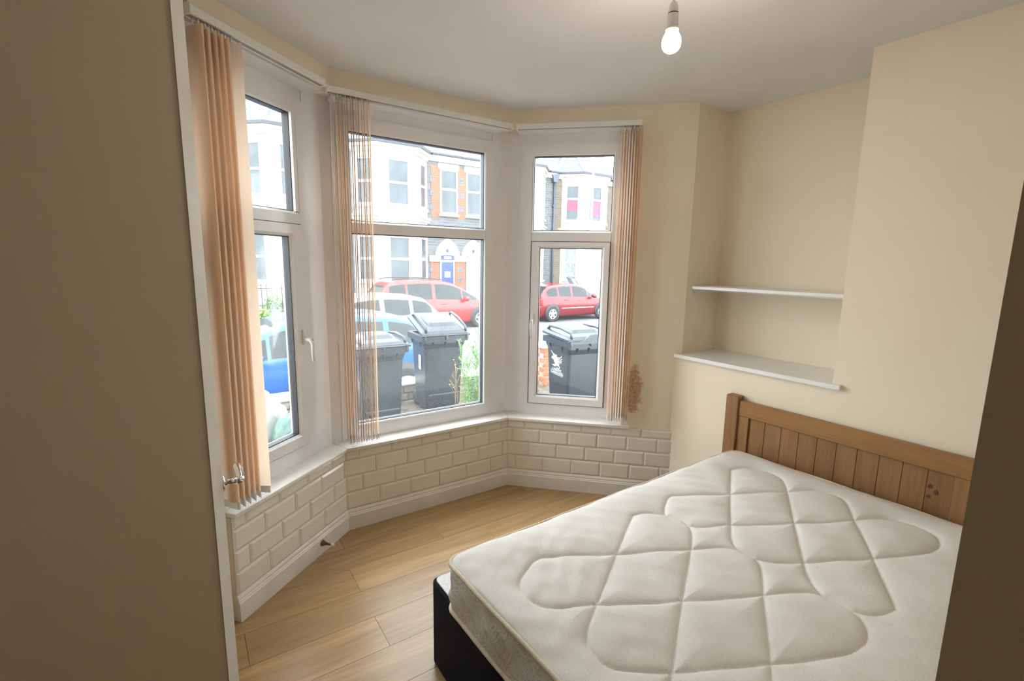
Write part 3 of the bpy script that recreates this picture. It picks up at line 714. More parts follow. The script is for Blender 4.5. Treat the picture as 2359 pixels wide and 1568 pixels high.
# ---- wheelie bins
def bin_(loc, rz, label, lid_open=0, crest=False, sticker=False, w=.58, d=.70, h=.98, front_lip=False):
    b = empty('wheelie_bin', loc, rz, label, 'bin', 'council wheelie bins in the forecourt')
    hw, hd = w/2-.03, d/2-.04; tw, td = hw*.80, hd*.76
    def rr2(x, y, r): return rrect(-x, x, -y, y, r, 5)
    secs = [(tw, td-.02, .03, .05), (tw+.01, td, .03, .10), (hw-.02, hd-.02, .035, h-.16), (hw, hd, .035, h-.10), (hw, hd, .035, h-.07)]
    P = np.array([[(x, y, z) for x, y in rr2(a_, b_, r_)] for a_, b_, r_, z in secs]); P = np.concatenate([P, P[:, :1]], 1)
    mb = MB(); mb.grid(P, False, True); q = [tuple(v) for v in P[0][:-1]]; mb.add(q, [tuple(range(len(q)))[::-1]]); mb.build('bin_body', 'bin', b)
    rim = MB(); o = rr2(w/2, d/2, .045); i_ = rr2(hw-.02, hd-.02, .03); n_ = len(o)
    vs = [(x,y,h-.072) for x,y in o]+[(x,y,h) for x,y in o]+[(x,y,h) for x,y in i_]+[(x,y,h-.072) for x,y in i_]
    rim.add(vs, [(k*n_+j, k*n_+(j+1)%n_, ((k+1)%4)*n_+(j+1)%n_, ((k+1)%4)*n_+j) for k in range(4) for j in range(n_)]); rim.build('bin_rim', 'bin', b)
    for x in (-.16, 0, .16): MB().prism_x([(-hd-.001,h-.07),(-hd-.03,h-.07),(-hd-.001,h-.14)], x-.006, x+.006).build('rib', 'bin', b)
    for y in (-.15, .15):
        MB().prism_y([(-hw-.0,h-.072),(-hw-.026,h-.072),(-hw,h-.15)], y-.006, y+.006).build('rib', 'bin', b)
    # moulded band low on the front
    MB().box(-tw*.95, tw*.95, -td-.030, -td+.01, .20, .24, .008).build('front_band', 'bin', b)
    # hinge bar and lid
    hp = MB(); hp.tube([(-w/2-.005,-d/2-.012,h+.01),(w/2+.005,-d/2-.012,h+.01)], .013, 10); hp.build('handle_bar', 'binlid', b)
    for x in (-w/2+.03, 0, w/2-.03): MB().box(x-.013, x+.013, -d/2-.026, -d/2+.03, h-.05, h+.022, .005).build('hinge', 'binlid', b)
    lid = empty('lid', (0, -d/2-.005, h+.012)); lid.parent = b; lid.rotation_euler = (lid_open, 0, 0)
    o = rrect(-w/2-.004, w/2+.004, 0, d+.02, .05, 5); m1 = rrect(-w/2+.02, w/2-.02, .03, d-.01, .05, 5); m2 = rrect(-w/2+.10, w/2-.10, .10, d-.12, .06, 5); m3 = rrect(-w/2+.14, w/2-.14, .14, d-.16, .05, 5)
    def lay(p, z, crown=0): return [(x, y, z + crown*(1-(x/(w/2))**2)) for x, y in p]
    P = np.array([lay(o,-.012), lay(o,.012,.01), lay(m1,.034,.03), lay(m2,.045,.035), lay(m3,.085,.03)]); P = np.concatenate([P, P[:, :1]], 1)
    mb = MB(); mb.grid(P, False, False); top = lay(m3,.085,.03); mb.add(top, [tuple(range(len(top)))]); bot = lay(o,-.012); mb.add(bot, [tuple(range(len(bot)))[::-1]])
    lo_ = mb.build('lid_shell', 'binlid', None); lo_.parent = lid
    for sx in (-1, 1):
        tb = MB(); tb.tube([(sx*(w/2-.045),.02,.03),(sx*(w/2-.05),.05,.085),(sx*(w/2-.05),.30,.105),(sx*(w/2-.05),d-.12,.085),(sx*(w/2-.05),d-.05,.03)], .016, 8); o_ = tb.build('lid_grip', 'binlid', None); o_.parent = lid
    for sx in (-1, 1):
        wt = MB().lathe([(.03,-.025),(.095,-.025),(.10,-.015),(.10,.015),(.095,.025),(.03,.025)], 24, (sx*(tw-.02), td+.03, .10), 'X').build('wheel', 'tyre', b)
    if sticker:
        MB().box(-hw*.93-.005, -hw*.93-.0005, -.10, -.02, h-.44, h-.26).build('paper_sticker', 'coping', b)
    return b
# three bins
bin_((1.725, 5.30, GZ), 0, 'dark wheelie bin with closed lid, partly behind the sheer blind', 0, w=.585, d=.62, h=.955)
midbin = bin_((2.64, 5.60, GZ), R(-4), 'dark wheelie bin with lid propped ajar, beside the tall green weed', R(17), w=.61, d=.62, h=.985, sticker=True)
rb = bin_((3.985, 4.46, GZ), R(-10.6), 'dark wheelie bin with white dragon crest in the right window', R(3), w=.60, d=.69, h=.98)
bin_((15.35, 17.75, SZ+.12), R(20), 'grey wheelie bin with open lid behind the deep red hatchback', R(55), w=.58, d=.66, h=.98)
# lid front dent of the crest bin faces the house: a scooped lip
mb = MB(); pts = [(-.29,.0),(-.16,.0),(-.10,.02),(-.03,.075),(.05,.085),(.11,.04),(.16,.0),(.29,.0),(.29,-.03),(-.29,-.03)]
mb.prism_y(pts, -.375, -.345); o = mb.build('lid_lip', 'binlid', rb); o.location = (0, 0, .99)
# crest and lettering on the side of that bin (print, 1 mm proud)
cr = empty('crest_print', (-.281, 0, .0)); cr.parent = rb
def poly_print(name, P, par, thick=.0012):
    # P in picture coordinates of the print: x right, y down, unit px of the crop; mapped onto the bin side
    q = [(-(x-312)*.00225*1.0, .705-(y-1040)*.00103) for x, y in P]
    mb = MB(); mb.prism_x(q, -thick, 0); o = mb.build(name, 'crest', par); return o
def stroke(P, w0, w1):
    P = catmull_open(P); n_ = len(P); L_ = []; R_ = []
    for i in range(n_):
        d = P[min(i+1, n_-1)]-P[max(i-1, 0)]; d = d/np.linalg.norm(d); nn = np.array([-d[1], d[0]]); ww = (w0+(w1-w0)*i/(n_-1))/2
        L_.append(P[i]+nn*ww); R_.append(P[i]-nn*ww)
    return L_+R_[::-1]
def catmull_open(P, n=5):
    P = [np.array(p, float) for p in P]; Q = [2*P[0]-P[1]]+P+[2*P[-1]-P[-2]]; out = []
    for i in range(1, len(Q)-2):
        for k in range(n):
            t_ = k/n; p0, p1, p2, p3 = Q[i-1:i+3]; out.append(.5*((2*p1)+(-p0+p2)*t_+(2*p0-5*p1+4*p2-p3)*t_**2+(-p0+3*p1-3*p2+p3)*t_**3))
    out.append(P[-1]); return out
for nm, P in (('crest_body', [(268,984),(280,978),(292,982),(302,976),(312,980),(308,992),(314,1003),(312,1020),(318,1034),(314,1050),(320,1070),(318,1092),(322,1108),(312,1112),(306,1096),(300,1112),(288,1116),(262,1112),(282,1104),(292,1096),(288,1076),(280,1062),(276,1042),(262,1040),(250,1030),(262,1026),(270,1030),(266,1014),(256,1010),(268,1004),(276,1008),(280,998),(270,994)]),):
    poly_print(nm, P, cr)
for P, a_, b_ in (([(280,978),(262,968),(255,955),(242,946)],9,3),([(314,1006),(340,1004),(358,990),(366,972)],12,3),([(316,1026),(344,1026),(362,1016),(370,1004)],11,3),([(316,1044),(342,1046),(360,1040),(368,1030)],11,3),([(316,1060),(340,1062),(356,1058),(364,1048)],9,3),
                   ([(318,1090),(336,1080),(330,1100),(344,1118),(330,1138),(308,1130)],10,5),([(276,1030),(262,1022),(252,1018)],8,4),([(262,1112),(284,1120),(300,1118)],8,6)):
    poly_print('crest_stroke', stroke(P, a_, b_), cr)
poly_print('crest_rule', [(236,1198),(378,1236),(378,1240),(236,1202)], cr) if False else None
def text_mesh(body, size, name, par, loc, rot, sx=1.0):
    c = bpy.data.curves.new(name, 'FONT'); c.body = body; c.size = size; c.align_x = 'CENTER'; c.extrude = .0006
    t_ = bpy.data.objects.new(name+'_tmp', c); COL.objects.link(t_); dg = bpy.context.evaluated_depsgraph_get()
    me = bpy.data.meshes.new_from_object(t_.evaluated_get(dg)); bpy.data.objects.remove(t_); me.materials.clear(); me.materials.append(M['crest'])
    o = bpy.data.objects.new(name, me); o.location = loc; o.rotation_euler = rot; o.scale = (sx, 1, 1); return link(o, par)
text_mesh('CARDIFF', .036, 'lettering', cr, (-.0008, 0, .573), (R(90), 0, R(-90)), 1.65)
text_mesh('CAERDYDD', .036, 'lettering', cr, (-.0008, 0, .530), (R(90), 0, R(-90)), 1.65)
for z in (.566, .521): MB().box(-.0012, 0, -.155, .155, z-.0012, z+.0012).build('crest_rule', 'crest', cr)
# printed side tilts with the tapered bin side
cr.rotation_euler = (0, R(-1.9), 0); cr.location = (-.2240, .02, .0)

# ---- weeds
def weed(loc, h, label, seed, lean=(0,0), stems=3, mat='leaf', spread=.16, leaves=70, flowers=None, cat='plant'):
    r_ = random.Random(seed); e = empty('tall_weed' if flowers is None else 'flowering_weed', loc, 0, label, cat, None)
    st, lf, fw = MB(), MB(), MB()
    for s in range(stems):
        a = r_.uniform(0, 6.28); hh = h*r_.uniform(.72, 1.0) if s else h
        top = Vector((lean[0]+math.cos(a)*spread*r_.random(), lean[1]+math.sin(a)*spread*r_.random(), hh)); b0 = Vector((math.cos(a)*.03, math.sin(a)*.03, 0))
        P = [b0.lerp(top, f)+Vector((.02*math.sin(f*5+s), .02*math.cos(f*4+s), 0)) for f in np.linspace(0, 1, 9)]
        st.tube(P, [.006*(1-.75*f) for f in np.linspace(0, 1, 9)], 5)
        for k in range(leaves):
            f = r_.uniform(.12, 1)**.8; p = b0.lerp(top, f); an = r_.uniform(0, 6.28); upw = r_.uniform(.1, .9)
            ln = (.10*(1-f)+.028)*r_.uniform(.7, 1.2) if flowers is None else .03
            d = Vector((math.cos(an), math.sin(an), upw)).normalized(); sd = d.cross(Vector((0,0,1))).normalized()*ln*.11
            m_ = p+d*ln*.5; q = p+d*ln-Vector((0,0,ln*.12))
            lf.add([p, m_+sd, q, m_-sd], [(0,1,2,3)])
        nb = 9 if flowers is None else 6
        for k in range(nb):
            f = r_.uniform(.5, .97); p = b0.lerp(top, f); an = r_.uniform(0, 6.28); ln = (.20*(1-f)+.05); q = p+Vector((math.cos(an)*ln*.6, math.sin(an)*ln*.6, ln))
            st.tube([p, p.lerp(q, .5)+Vector((0,0,-.005)), q], .0022, 4)
            for j in range(14 if flowers is None else 0):
                g = r_.uniform(.2, 1); z_ = p.lerp(q, g); an2 = r_.uniform(0, 6.28); d = Vector((math.cos(an2), math.sin(an2), .8)).normalized()*.026; sd = d.cross(Vector((0,0,1))).normalized()*.004
                lf.add([z_, z_+d*.5+sd, z_+d, z_+d*.5-sd], [(0,1,2,3)])
            if flowers and k % 2 == 0:
                for j in range(5):
                    a2 = j*1.2566; d = Vector((math.cos(a2), math.sin(a2), .35))*.011; sd = Vector((-math.sin(a2), math.cos(a2), 0))*.005
                    fw.add([q, q+d*.6+sd, q+d, q+d*.6-sd], [(0,1,2,3)])
    st.build('stem', mat, e); o = lf.build('foliage', mat, e, recalc=False); o['kind'] = 'stuff'
    if flowers: o2 = fw.build('flower_heads', flowers, e, recalc=False); o2['kind'] = 'stuff'
    return e
weed((2.72, 4.60, GZ), 1.28, 'tall feathery green weed, the tallest one, beside the middle window frame', 4, (-.02,0), 3, leaves=95, spread=.10)
weed((2.54, 4.58, GZ), 1.06, 'shorter bushy green weed in front of the bin with lid ajar', 9, (-.05,0), 4, leaves=110, spread=.16)
weed((2.66, 4.50, GZ), .74, 'low leafy green weed at the foot of the tallest weed', 12, (.06,0), 4, leaves=110, spread=.22)
weed((2.36, 4.55, GZ), .80, 'dry brown weed with yellow flowers in front of the propped bin', 21, (0,0), 3, 'leafdry', .12, 20, 'yellow')
weed((3.36, 4.45, GZ), .72, 'thin dry weed with yellow flowers left of the crested bin', 23, (-.05,0), 3, 'leafdry', .14, 20, 'yellow')

# ---- rubbish sacks
def sack(name, loc, rad, mat, label, seed, peaks=()):
    n, m_ = 44, 64; r_ = np.random.default_rng(seed); th = np.linspace(0, math.pi, n); ph = np.linspace(0, 2*math.pi, m_)
    T, Pp = np.meshgrid(th, ph, indexing='ij'); D = np.stack([np.sin(T)*np.cos(Pp), np.sin(T)*np.sin(Pp), np.cos(T)], 2)
    f = np.ones_like(T)
    for k in range(16):
        v = r_.normal(size=3); fr = r_.uniform(2, 9); w_ = np.abs(np.sin((D@v)*fr+r_.uniform(0,6)))
        f += (.035*w_ - .017)*(3/fr)**.3
    for v, amt, sh in peaks:
        v = np.array(v)/np.linalg.norm(v); f += amt*np.exp((D@v-1)*sh)
    f[:, -1] = f[:, 0]; f[0] = f[0].mean(); f[-1] = f[-1].mean()
    P = D*f[...,None]*np.array(rad); P[...,2] = np.maximum(P[...,2], -rad[2]*.62)
    o = MB().grid(P, True, False).build(name, mat, loc=loc); return tag(o, label, 'rubbish sack', 'rubbish sacks by the garden wall')
sack('rubbish_sack', (.46, 5.0, GZ+.215), (.30,.24,.35), 'bagwhite', 'full white plastic rubbish sack slumped by the garden wall', 2, (((.2,-.1,1), .12, 6),))
sack('rubbish_sack', (.79, 4.62, GZ+.16), (.20,.22,.26), 'baggreen', 'torn green plastic rubbish sack with pointed top by the window', 5, (((.15,.1,1), .7, 14), ((-.6,0,.5), .35, 10)))

# ---- parked cars: lofted bodies, front towards local +x, near side at local -y
def car(name, loc, rz, L, Wd, H, paintm, label, prof, wheels, wr=.315, dark_roof=None, moulding=False, estate=False):
    c = empty(name, loc, rz, label, 'car', 'cars parked in the street')
    hw = Wd/2
    # prof rows: t, bottom, belt, top, width factor
    ts = np.array([p[0] for p in prof])
    def at(t): return [float(np.interp(t, ts, [p[k] for p in prof])) for k in range(1, 5)]
    st = sorted(set([round(float(x), 4) for x in ts] + [x for w in prof_windows(prof) for x in w[:2]] + [round(x, 3) for x in np.linspace(.02, .98, 33)]))
    sec = []
    for t in st:
        zb, be, tp, wf = at(t); w = hw*wf; gh = max(0, tp-be); x = -L/2+L*t
        k = min(1, gh/.25); wr_ = w*(.90-.13*k) ; zr = tp-.055*k-.004
        e5, e6 = (w*.955, be), (wr_, zr)
        ls = lambda f: (e5[0]+(e6[0]-e5[0])*f, e5[1]+(e6[1]-e5[1])*f)
        ring = [(0,zb),(w*.86,zb),(w*.965,zb+.10),(w*1.0,zb+(be-zb)*.55),(w*.985,be-.06),e5,ls(.07),ls(.5),ls(.90),e6,(wr_*.80,tp-.012*k),(wr_*.4,tp),(0,tp+.004)]
        sec.append([(x, -y, z) for y, z in ring])
    P = np.array(sec); n, m_ = P.shape[:2]
    body = MB(); parts = {}
    wins = prof_windows(prof)
    for sgn in (1, -1):
        Q = P.copy(); Q[...,1] *= sgn
        vs = Q.reshape(-1, 3)
        for i in range(n-1):
            tm = (st[i]+st[i+1])/2
            for j in range(m_-1):
                f = (i*m_+j, (i+1)*m_+j, (i+1)*m_+j+1, i*m_+j+1)
                if sgn < 0: f = f[::-1]
                key = None
                if 6 <= j <= 7:
                    for a_, b_, nm in wins:
                        if nm == 'side_window' and a_ <= tm <= b_: key = (nm, a_, sgn)
                if j >= 9 and j >= 9:
                    for a_, b_, nm in wins:
                        if nm != 'side_window' and a_ <= tm <= b_ and j >= 10: key = (nm, a_, 0)
                tgt = body if key is None else parts.setdefault(key, MB())
                tgt.add([vs[q] for q in f], [(0,1,2,3)], True)
    import bmesh
    def weld(mb, nm, mat, par):
        o = mb.build(nm, mat, par, recalc=False); bm = bmesh.new(); bm.from_mesh(o.data); bmesh.ops.remove_doubles(bm, verts=bm.verts, dist=1e-4); bm.to_mesh(o.data); bm.free(); return o
    for e_ in (0, -1):
        q = [tuple(v) for v in P[e_]] + [(v[0], -v[1], v[2]) for v in P[e_][::-1]]; body.add(q, [tuple(range(len(q)))], True)
    weld(body, 'body', paintm, c)
    for (nm, a_, s_), mb in parts.items(): weld(mb, nm, 'carglass', c)
    for t in wheels:
        x = -L/2+L*t
        for s_ in (-1, 1):
            yo = s_*(hw*at(t)[3]+.004)
            MB().lathe([(.0001,-.008),(wr+.055,-.008),(wr+.055,.006),(.0001,.006)], 40, (x, yo, wr+.03), 'Y').build('wheel_arch', 'trimblack', c)
            w_ = MB().lathe([(wr*.62,-.016),(wr*.93,-.014),(wr,-.006),(wr,.10),(wr*.62,.10)], 40, (0,0,0), 'Y', False); 
            if s_ > 0: w_.v = [(a_, -b_, g_) for a_, b_, g_ in w_.v]
            wo = w_.build('wheel', 'tyre', c); wo.location = (x, yo+s_*.012, wr)
            sp = MB(); sp.lathe([(wr*.55,-.010),(wr*.63,-.012),(wr*.63,.02),(wr*.55,.02)], 36, (0,0,0), 'Y', False); sp.lathe([(.0001,-.014),(wr*.17,-.012),(wr*.17,.02),(.0001,.02)], 20, (0,0,0), 'Y')
            for k in range(5):
                an = k*2*math.pi/5+.3; ca, sa = math.cos(an), math.sin(an); h1, h2 = wr*.10, wr*.15
                q = [(ca*wr*.12-sa*h1, sa*wr*.12+ca*h1),(ca*wr*.58-sa*h2, sa*wr*.58+ca*h2),(ca*wr*.58+sa*h2, sa*wr*.58-ca*h2),(ca*wr*.12+sa*h1, sa*wr*.12-ca*h1)]
                sp.prism_y(q, -.012, .02)
            if s_ > 0: sp.v = [(a_, -b_, g_) for a_, b_, g_ in sp.v]
            sp.build('alloy_rim', 'alloy', wo)
    for s_ in (-1, 1):
        zb, be, tp, wf = at(.68)
        mr = MB(); mr.box(-.10, .10, -.11, .11, -.07, .07, .05); o = mr.build('wing_mirror', paintm, c); o.location = (-L/2+L*.675, s_*(hw*wf+.10), be+.085)
        MB().box(-.03, .05, -.10, .02, -.085, -.055, .01).build('mirror_stalk', 'trimblack', o)
        for t in (.335, .505):
            zb, be, tp, wf = at(t); MB().box(-.09, .09, -.012, .012, -.015, .015, .008).build('door_handle', paintm, c).location = (-L/2+L*t, s_*(hw*wf*.995), be-.11)
        if moulding:
            for (t0, t1, nm) in ((.28,.45,'m'),(.455,.70,'m')):
                MB().box(-L/2+L*t0, -L/2+L*t1, -.008, .008, -.016, .016, .006).build('side_moulding', 'lens', c).location = (0, s_*hw*1.003, .52)
        zb, be, tp, wf = at(.04); MB().box(-.10, .04, -.10, .01, -.15, .12, .03).build('tail_lamp', 'tail', c).location = (-L/2+L*.042, s_*(hw*wf-.02 if s_ > 0 else hw*wf-.055)*1.0, be-.08)
        zb, be, tp, wf = at(.95); MB().box(-.14, .10, -.12, .02, -.07, .07, .03).build('head_lamp', 'lens', c).location = (-L/2+L*.945, s_*(hw*wf-.05), be-.06)
    MB().box(-.015, .01, -.26, .26, -.055, .055).build('number_plate', 'coping', c).location = (-L/2+.0, 0, .56)
    return c
def prof_windows(prof): return [tuple(w) for w in prof_windows.w]
HATCH = [(0,.32,.56,.57,.80),(.012,.24,.66,.67,.90),(.035,.20,.86,.87,.95),(.055,.19,.94,.97,.97),(.10,.18,.965,1.20,.985),(.15,.18,.97,1.37,.99),(.22,.18,.965,1.435,1.0),(.36,.18,.945,1.475,1.0),(.48,.18,.925,1.47,1.0),(.56,.18,.915,1.425,1.0),(.61,.18,.91,1.35,1.0),(.70,.18,.90,1.13,1.0),(.765,.18,.90,.945,.995),(.84,.19,.845,.865,.985),(.91,.20,.76,.775,.96),(.96,.21,.66,.67,.90),(.99,.25,.52,.53,.80),(1,.34,.46,.465,.70)]
HWIN = [(.115,.235,'side_window'),(.255,.405,'side_window'),(.43,.625,'side_window'),(.635,.73,'side_window'),(.065,.15,'rear_window'),(.60,.755,'windscreen')]
MPV = [(0,.34,.62,.63,.80),(.010,.24,.80,.81,.92),(.03,.20,.98,1.0,.96),(.05,.19,1.02,1.16,.98),(.085,.18,1.03,1.45,.99),(.12,.18,1.03,1.58,1.0),(.20,.18,1.02,1.64,1.0),(.38,.18,.99,1.665,1.0),(.52,.18,.97,1.63,1.0),(.60,.18,.955,1.55,1.0),(.70,.18,.945,1.33,1.0),(.80,.18,.94,1.06,1.0),(.84,.18,.92,.96,.99),(.90,.19,.84,.86,.97),(.95,.20,.74,.75,.92),(.985,.24,.60,.61,.82),(1,.34,.5,.505,.72)]
MWIN = [(.11,.225,'side_window'),(.24,.42,'side_window'),(.445,.655,'side_window'),(.665,.785,'side_window'),(.045,.095,'rear_window'),(.60,.80,'windscreen')]
M['paint_blue'] = car_paint('bright_blue_car_paint', (.010, .095, .34)); M['paint_red'] = car_paint('orange_red_car_paint', (.38, .022, .018))
M['paint_dred'] = car_paint('deep_red_car_paint', (.17, .005, .010)); M['paint_white'] = car_paint('white_car_paint', (.55, .55, .54))
prof_windows.w = HWIN
car('parked_car', (1.42, 7.85, SZ), R(180), 4.25, 1.74, 1.48, 'paint_blue', 'bright blue hatchback parked right behind the garden wall', HATCH, (.185,.80), .315)
car('parked_car', (3.45, 11.75, SZ), R(180), 4.15, 1.72, 1.48, 'paint_white', 'white hatchback standing between the blue car and the red cars', HATCH, (.185,.80), .31)
car('parked_car', (13.32, 15.65, SZ), 0, 4.10, 1.74, 1.48, 'paint_dred', 'deep red hatchback with side mouldings seen through the right window', HATCH, (.165,.805), .31, moulding=True)
prof_windows.w = MWIN
mpv = car('parked_car', (7.22, 15.68, SZ), 0, 4.72, 1.80, 1.66, 'paint_red', 'orange red people carrier parked outside the blue front door', MPV, (.19,.80), .32)
for s_ in (-1, 1): MB().tube([(-1.7,s_*.60,1.66),(-1.5,s_*.61,1.70),(-.2,s_*.61,1.70),(.1,s_*.60,1.66)], .018, 8).build('roof_rail', 'trimblack', mpv)

# ---- terrace of houses across the road
HY, EZ = 20.0, 6.15
def face_local(p0, p1):           # matrix: x along the face from p0 to p1, y out of the wall (towards us), z up
    d = np.array(p1)-np.array(p0); L_ = np.linalg.norm(d); ang = math.atan2(d[1], d[0]); return (p0[0], p0[1], 0), ang, L_
def sash_win(par, p0, p1, x0, x1, z0, z1, pane='extglass', split=.5, blinds=None):
    (ox, oy, _), ang, L_ = face_local(p0, p1)
    f = MB().ring(x0, x1, z0, z1, x0+.07, x1-.07, z0+.08, z1-.06, -.05, .02); zm = z0+(z1-z0)*split
    f.box(x0+.06, x1-.06, -.04, .02, zm-.045, zm+.045)
    o = f.build('window', 'extwin', par, loc=(ox, oy, 0), rz=ang)
    for za, zb in ((z0+.08, zm-.045), (zm+.045, z1-.06)):
        MB().box(x0+.07, x1-.07, -.012, -.002, za, zb).build('pane', pane, o)
    if blinds:
        for za, zb in blinds: MB().box(x0+.075, x1-.075, -.016, -.013, za, zb).build('roller_blind', 'pink', o)
    MB().box(x0-.06, x1+.06, -.12, .0, z0-.10, z0-.005, .01).build('sill', 'render', o)
    MB().box(x0-.03, x1+.03, -.075, .0, z1+.005, z1+.07, .01).build('lintel_mould', 'cream_stone', o)
    return o
def house(x0, x1, bayx, label, doorx=None, winx=None, stone='stone', pane='extglass', pink=False, bluedoor=False, net=False):
    h = empty('terraced_house', ((x0+x1)/2, HY, SZ), 0, label, 'house', 'terraced houses across the road')
    ox, oy, oz = (x0+x1)/2, HY, SZ
    g = empty('facade', (-ox, -oy, -oz)); g.parent = h
    MB().box(x0, x1, HY, HY+.4, SZ, EZ).build('front_wall', stone, g)
    b0, b1 = bayx; c = .78
    pl = [(b0,HY),(b0+c,HY-c),(b1-c,HY-c),(b1,HY)]
    MB().prism(pl, SZ, EZ-.12).build('bay', 'render', g)
    def band(z0, z1, o, mat, nm):
        e = o; q = [(b0-e*1.3,HY+.01),(b0+c-e*.5,HY-c-e),(b1-c+e*.5,HY-c-e),(b1+e*1.3,HY+.01)]; MB().prism(q, z0, z1).build(nm, mat, g)
    band(3.26, 3.38, .10, 'cream_stone', 'string_course'); band(3.38, 3.46, .16, 'cream_stone', 'string_course'); band(2.95, 3.05, .04, 'cream_stone', 'string_course')
    band(EZ-.30, EZ-.12, .07, 'cream_stone', 'cornice'); band(EZ-.12, EZ, .16, 'render', 'cornice'); band(EZ, EZ+.10, .24, 'gutter', 'gutter')
    MB().box(x0, b0, HY-.10, HY, EZ-.25, EZ, .01).build('eaves_board', 'cream_stone', g); MB().box(b1, x1, HY-.10, HY, EZ-.25, EZ, .01).build('eaves_board', 'cream_stone', g)
    for q0, q1 in ((x0, b0-.2), (b1+.2, x1)): MB().box(q0, q1, HY-.22, HY-.08, EZ, EZ+.10, .02).build('gutter', 'gutter', g)
    # roof
    apex = ((b0+b1)/2, HY+1.35, EZ+2.1); sl = 2.2/2.6
    rf = MB(); rf.add([(x0,HY-.15,EZ+.08),(x1,HY-.15,EZ+.08),(x1,HY+4.0,EZ+.08+4.15*.80),(x0,HY+4.0,EZ+.08+4.15*.80)], [(0,1,2,3)]); rf.build('roof_slope', 'slate', g)
    E_ = [(b0-.25,HY+.05,EZ+.10),(b0+c-.12,HY-c-.22,EZ+.10),(b1-c+.12,HY-c-.22,EZ+.10),(b1+.25,HY+.05,EZ+.10)]
    for k in range(3): MB().add([E_[k], E_[k+1], apex], [(0,1,2)]).build('bay_roof', 'slate', g)
    for k in range(4):
        p, q = Vector(E_[k]), Vector(apex); MB().tube([p+Vector((0,0,.03)), q+Vector((0,0,.03))], .10, 6).build('hip', 'lead', g)
    # bay windows
    for (pa, pb, nm) in ((pl[0],pl[1],'l'),(pl[1],pl[2],'f'),(pl[2],pl[3],'r')):
        L_ = math.dist(pa, pb); mg = .20 if nm != 'f' else .36
        pn = 'curtain' if net else pane
        sash_win(g, pa, pb, mg, L_-mg, 3.82, 5.62, pane, .5, [(3.95,4.66)] if pink else None) if not pink else sash_win(g, pa, pb, mg, L_-mg, 3.82, 5.62, 'extglass', .62, [(4.12 if nm != 'l' else 4.35, 4.88)])
        sash_win(g, pa, pb, mg, L_-mg, .80, 2.62, pn, .5)
        MB().box(mg, L_-mg, -.03, 0, 3.10, 3.22, .01).build('panel', 'cream_stone', g, loc=(pa[0], pa[1], 0), rz=face_local(pa, pb)[1])
    if doorx:
        d0, d1 = doorx; s_ = 1 if d0 > (b0+b1)/2 else -1
        # brick dressings each side with toothed stone blocks
        for q0, q1 in ((max(d0-.45, x0), d0-.06), (d1+.06, d1+.30)):
            MB().box(q0, q1, HY-.02, HY+.02, SZ+.1, 1.62).build('brick_dressing', 'redbrick', g)
        for z in (-.2, .25, .7, 1.15):
            for q in (max(d0-.50, x0), min(d1+.24, x1-.14)): MB().box(q, q+.14, HY-.028, HY, z, z+.22, .01).build('tooth_stone', stone, g)
        for q0, q1 in ((max(d0-.52, x0), d0+.02), (d1-.02, min(d1+.32, x1))): MB().box(q0, q1, HY-.09, HY+.02, 1.62, 1.90, .02).build('impost', 'cream_stone', g)
        cx = (d0+d1)/2; w_ = (d1-d0)/2
        ar = MB(); inn = []; ou = []
        for k in range(13):
            a_ = math.pi*k/12; pt = 1+.28*(1-abs(math.cos(a_))); inn.append((cx-w_*1.0*math.cos(a_), 1.90+w_*pt*math.sin(a_)*.95)); ou.append((cx-(w_+.24)*math.cos(a_), 1.90+(w_+.24)*pt*math.sin(a_)*.98))
        for k in range(12): ar.prism_y([inn[k], inn[k+1], ou[k+1], ou[k]], HY-.09, HY+.02)
        ar.build('arch', 'cream_stone' if bluedoor else 'render', g)
        MB().prism_y(inn, HY-.035, HY+.0).build('tympanum', 'render', g)
        tp = MB()
        for k in range(8):
            a_ = k*math.pi/4; ca, sa = math.cos(a_), math.sin(a_); tp.prism_y([(cx+ca*.02-sa*.025, 2.12+sa*.02+ca*.025),(cx+ca*.13, 2.12+sa*.13),(cx+ca*.02+sa*.025, 2.12+sa*.02-ca*.025)], HY-.05, HY-.034)
        tp.build('rosette', 'bluedoor' if bluedoor else 'pipe', g)
        dm_ = 'bluedoor' if bluedoor else 'extwin'
        fl_ = MB(); fl_.prism_y([(d0+.02,1.70),(d1-.02,1.70),(d1-.02,1.80),(d1-.14,1.93),(d0+.14,1.93),(d0+.02,1.80)], HY-.055, HY-.03); fo = fl_.build('fanlight', 'bluedoor' if bluedoor else 'cream_stone', g)
        MB().box(cx-.17, cx+.17, HY-.065, HY-.055, 1.76, 1.86).build('fanlight_plate', 'extwin', fo)
        MB().ring(d0, d1, SZ+.15, 1.70, d0+.06, d1-.06, SZ+.2, 1.62, HY-.06, HY).build('door_casing', 'extwin', g)
        dd = MB().box(d0+.06, d1-.06, HY-.045, HY-.01, SZ+.2, 1.62).build('front_door', dm_, g)
        MB().box(cx-.15, cx+.15, HY-.052, HY-.045, .92, 1.20).build('notice', 'curtain', dd)
        MB().box(d0+.06, d1-.06, HY-.052, HY-.045, .20, .42).build('kick_plate', 'extwin', dd)
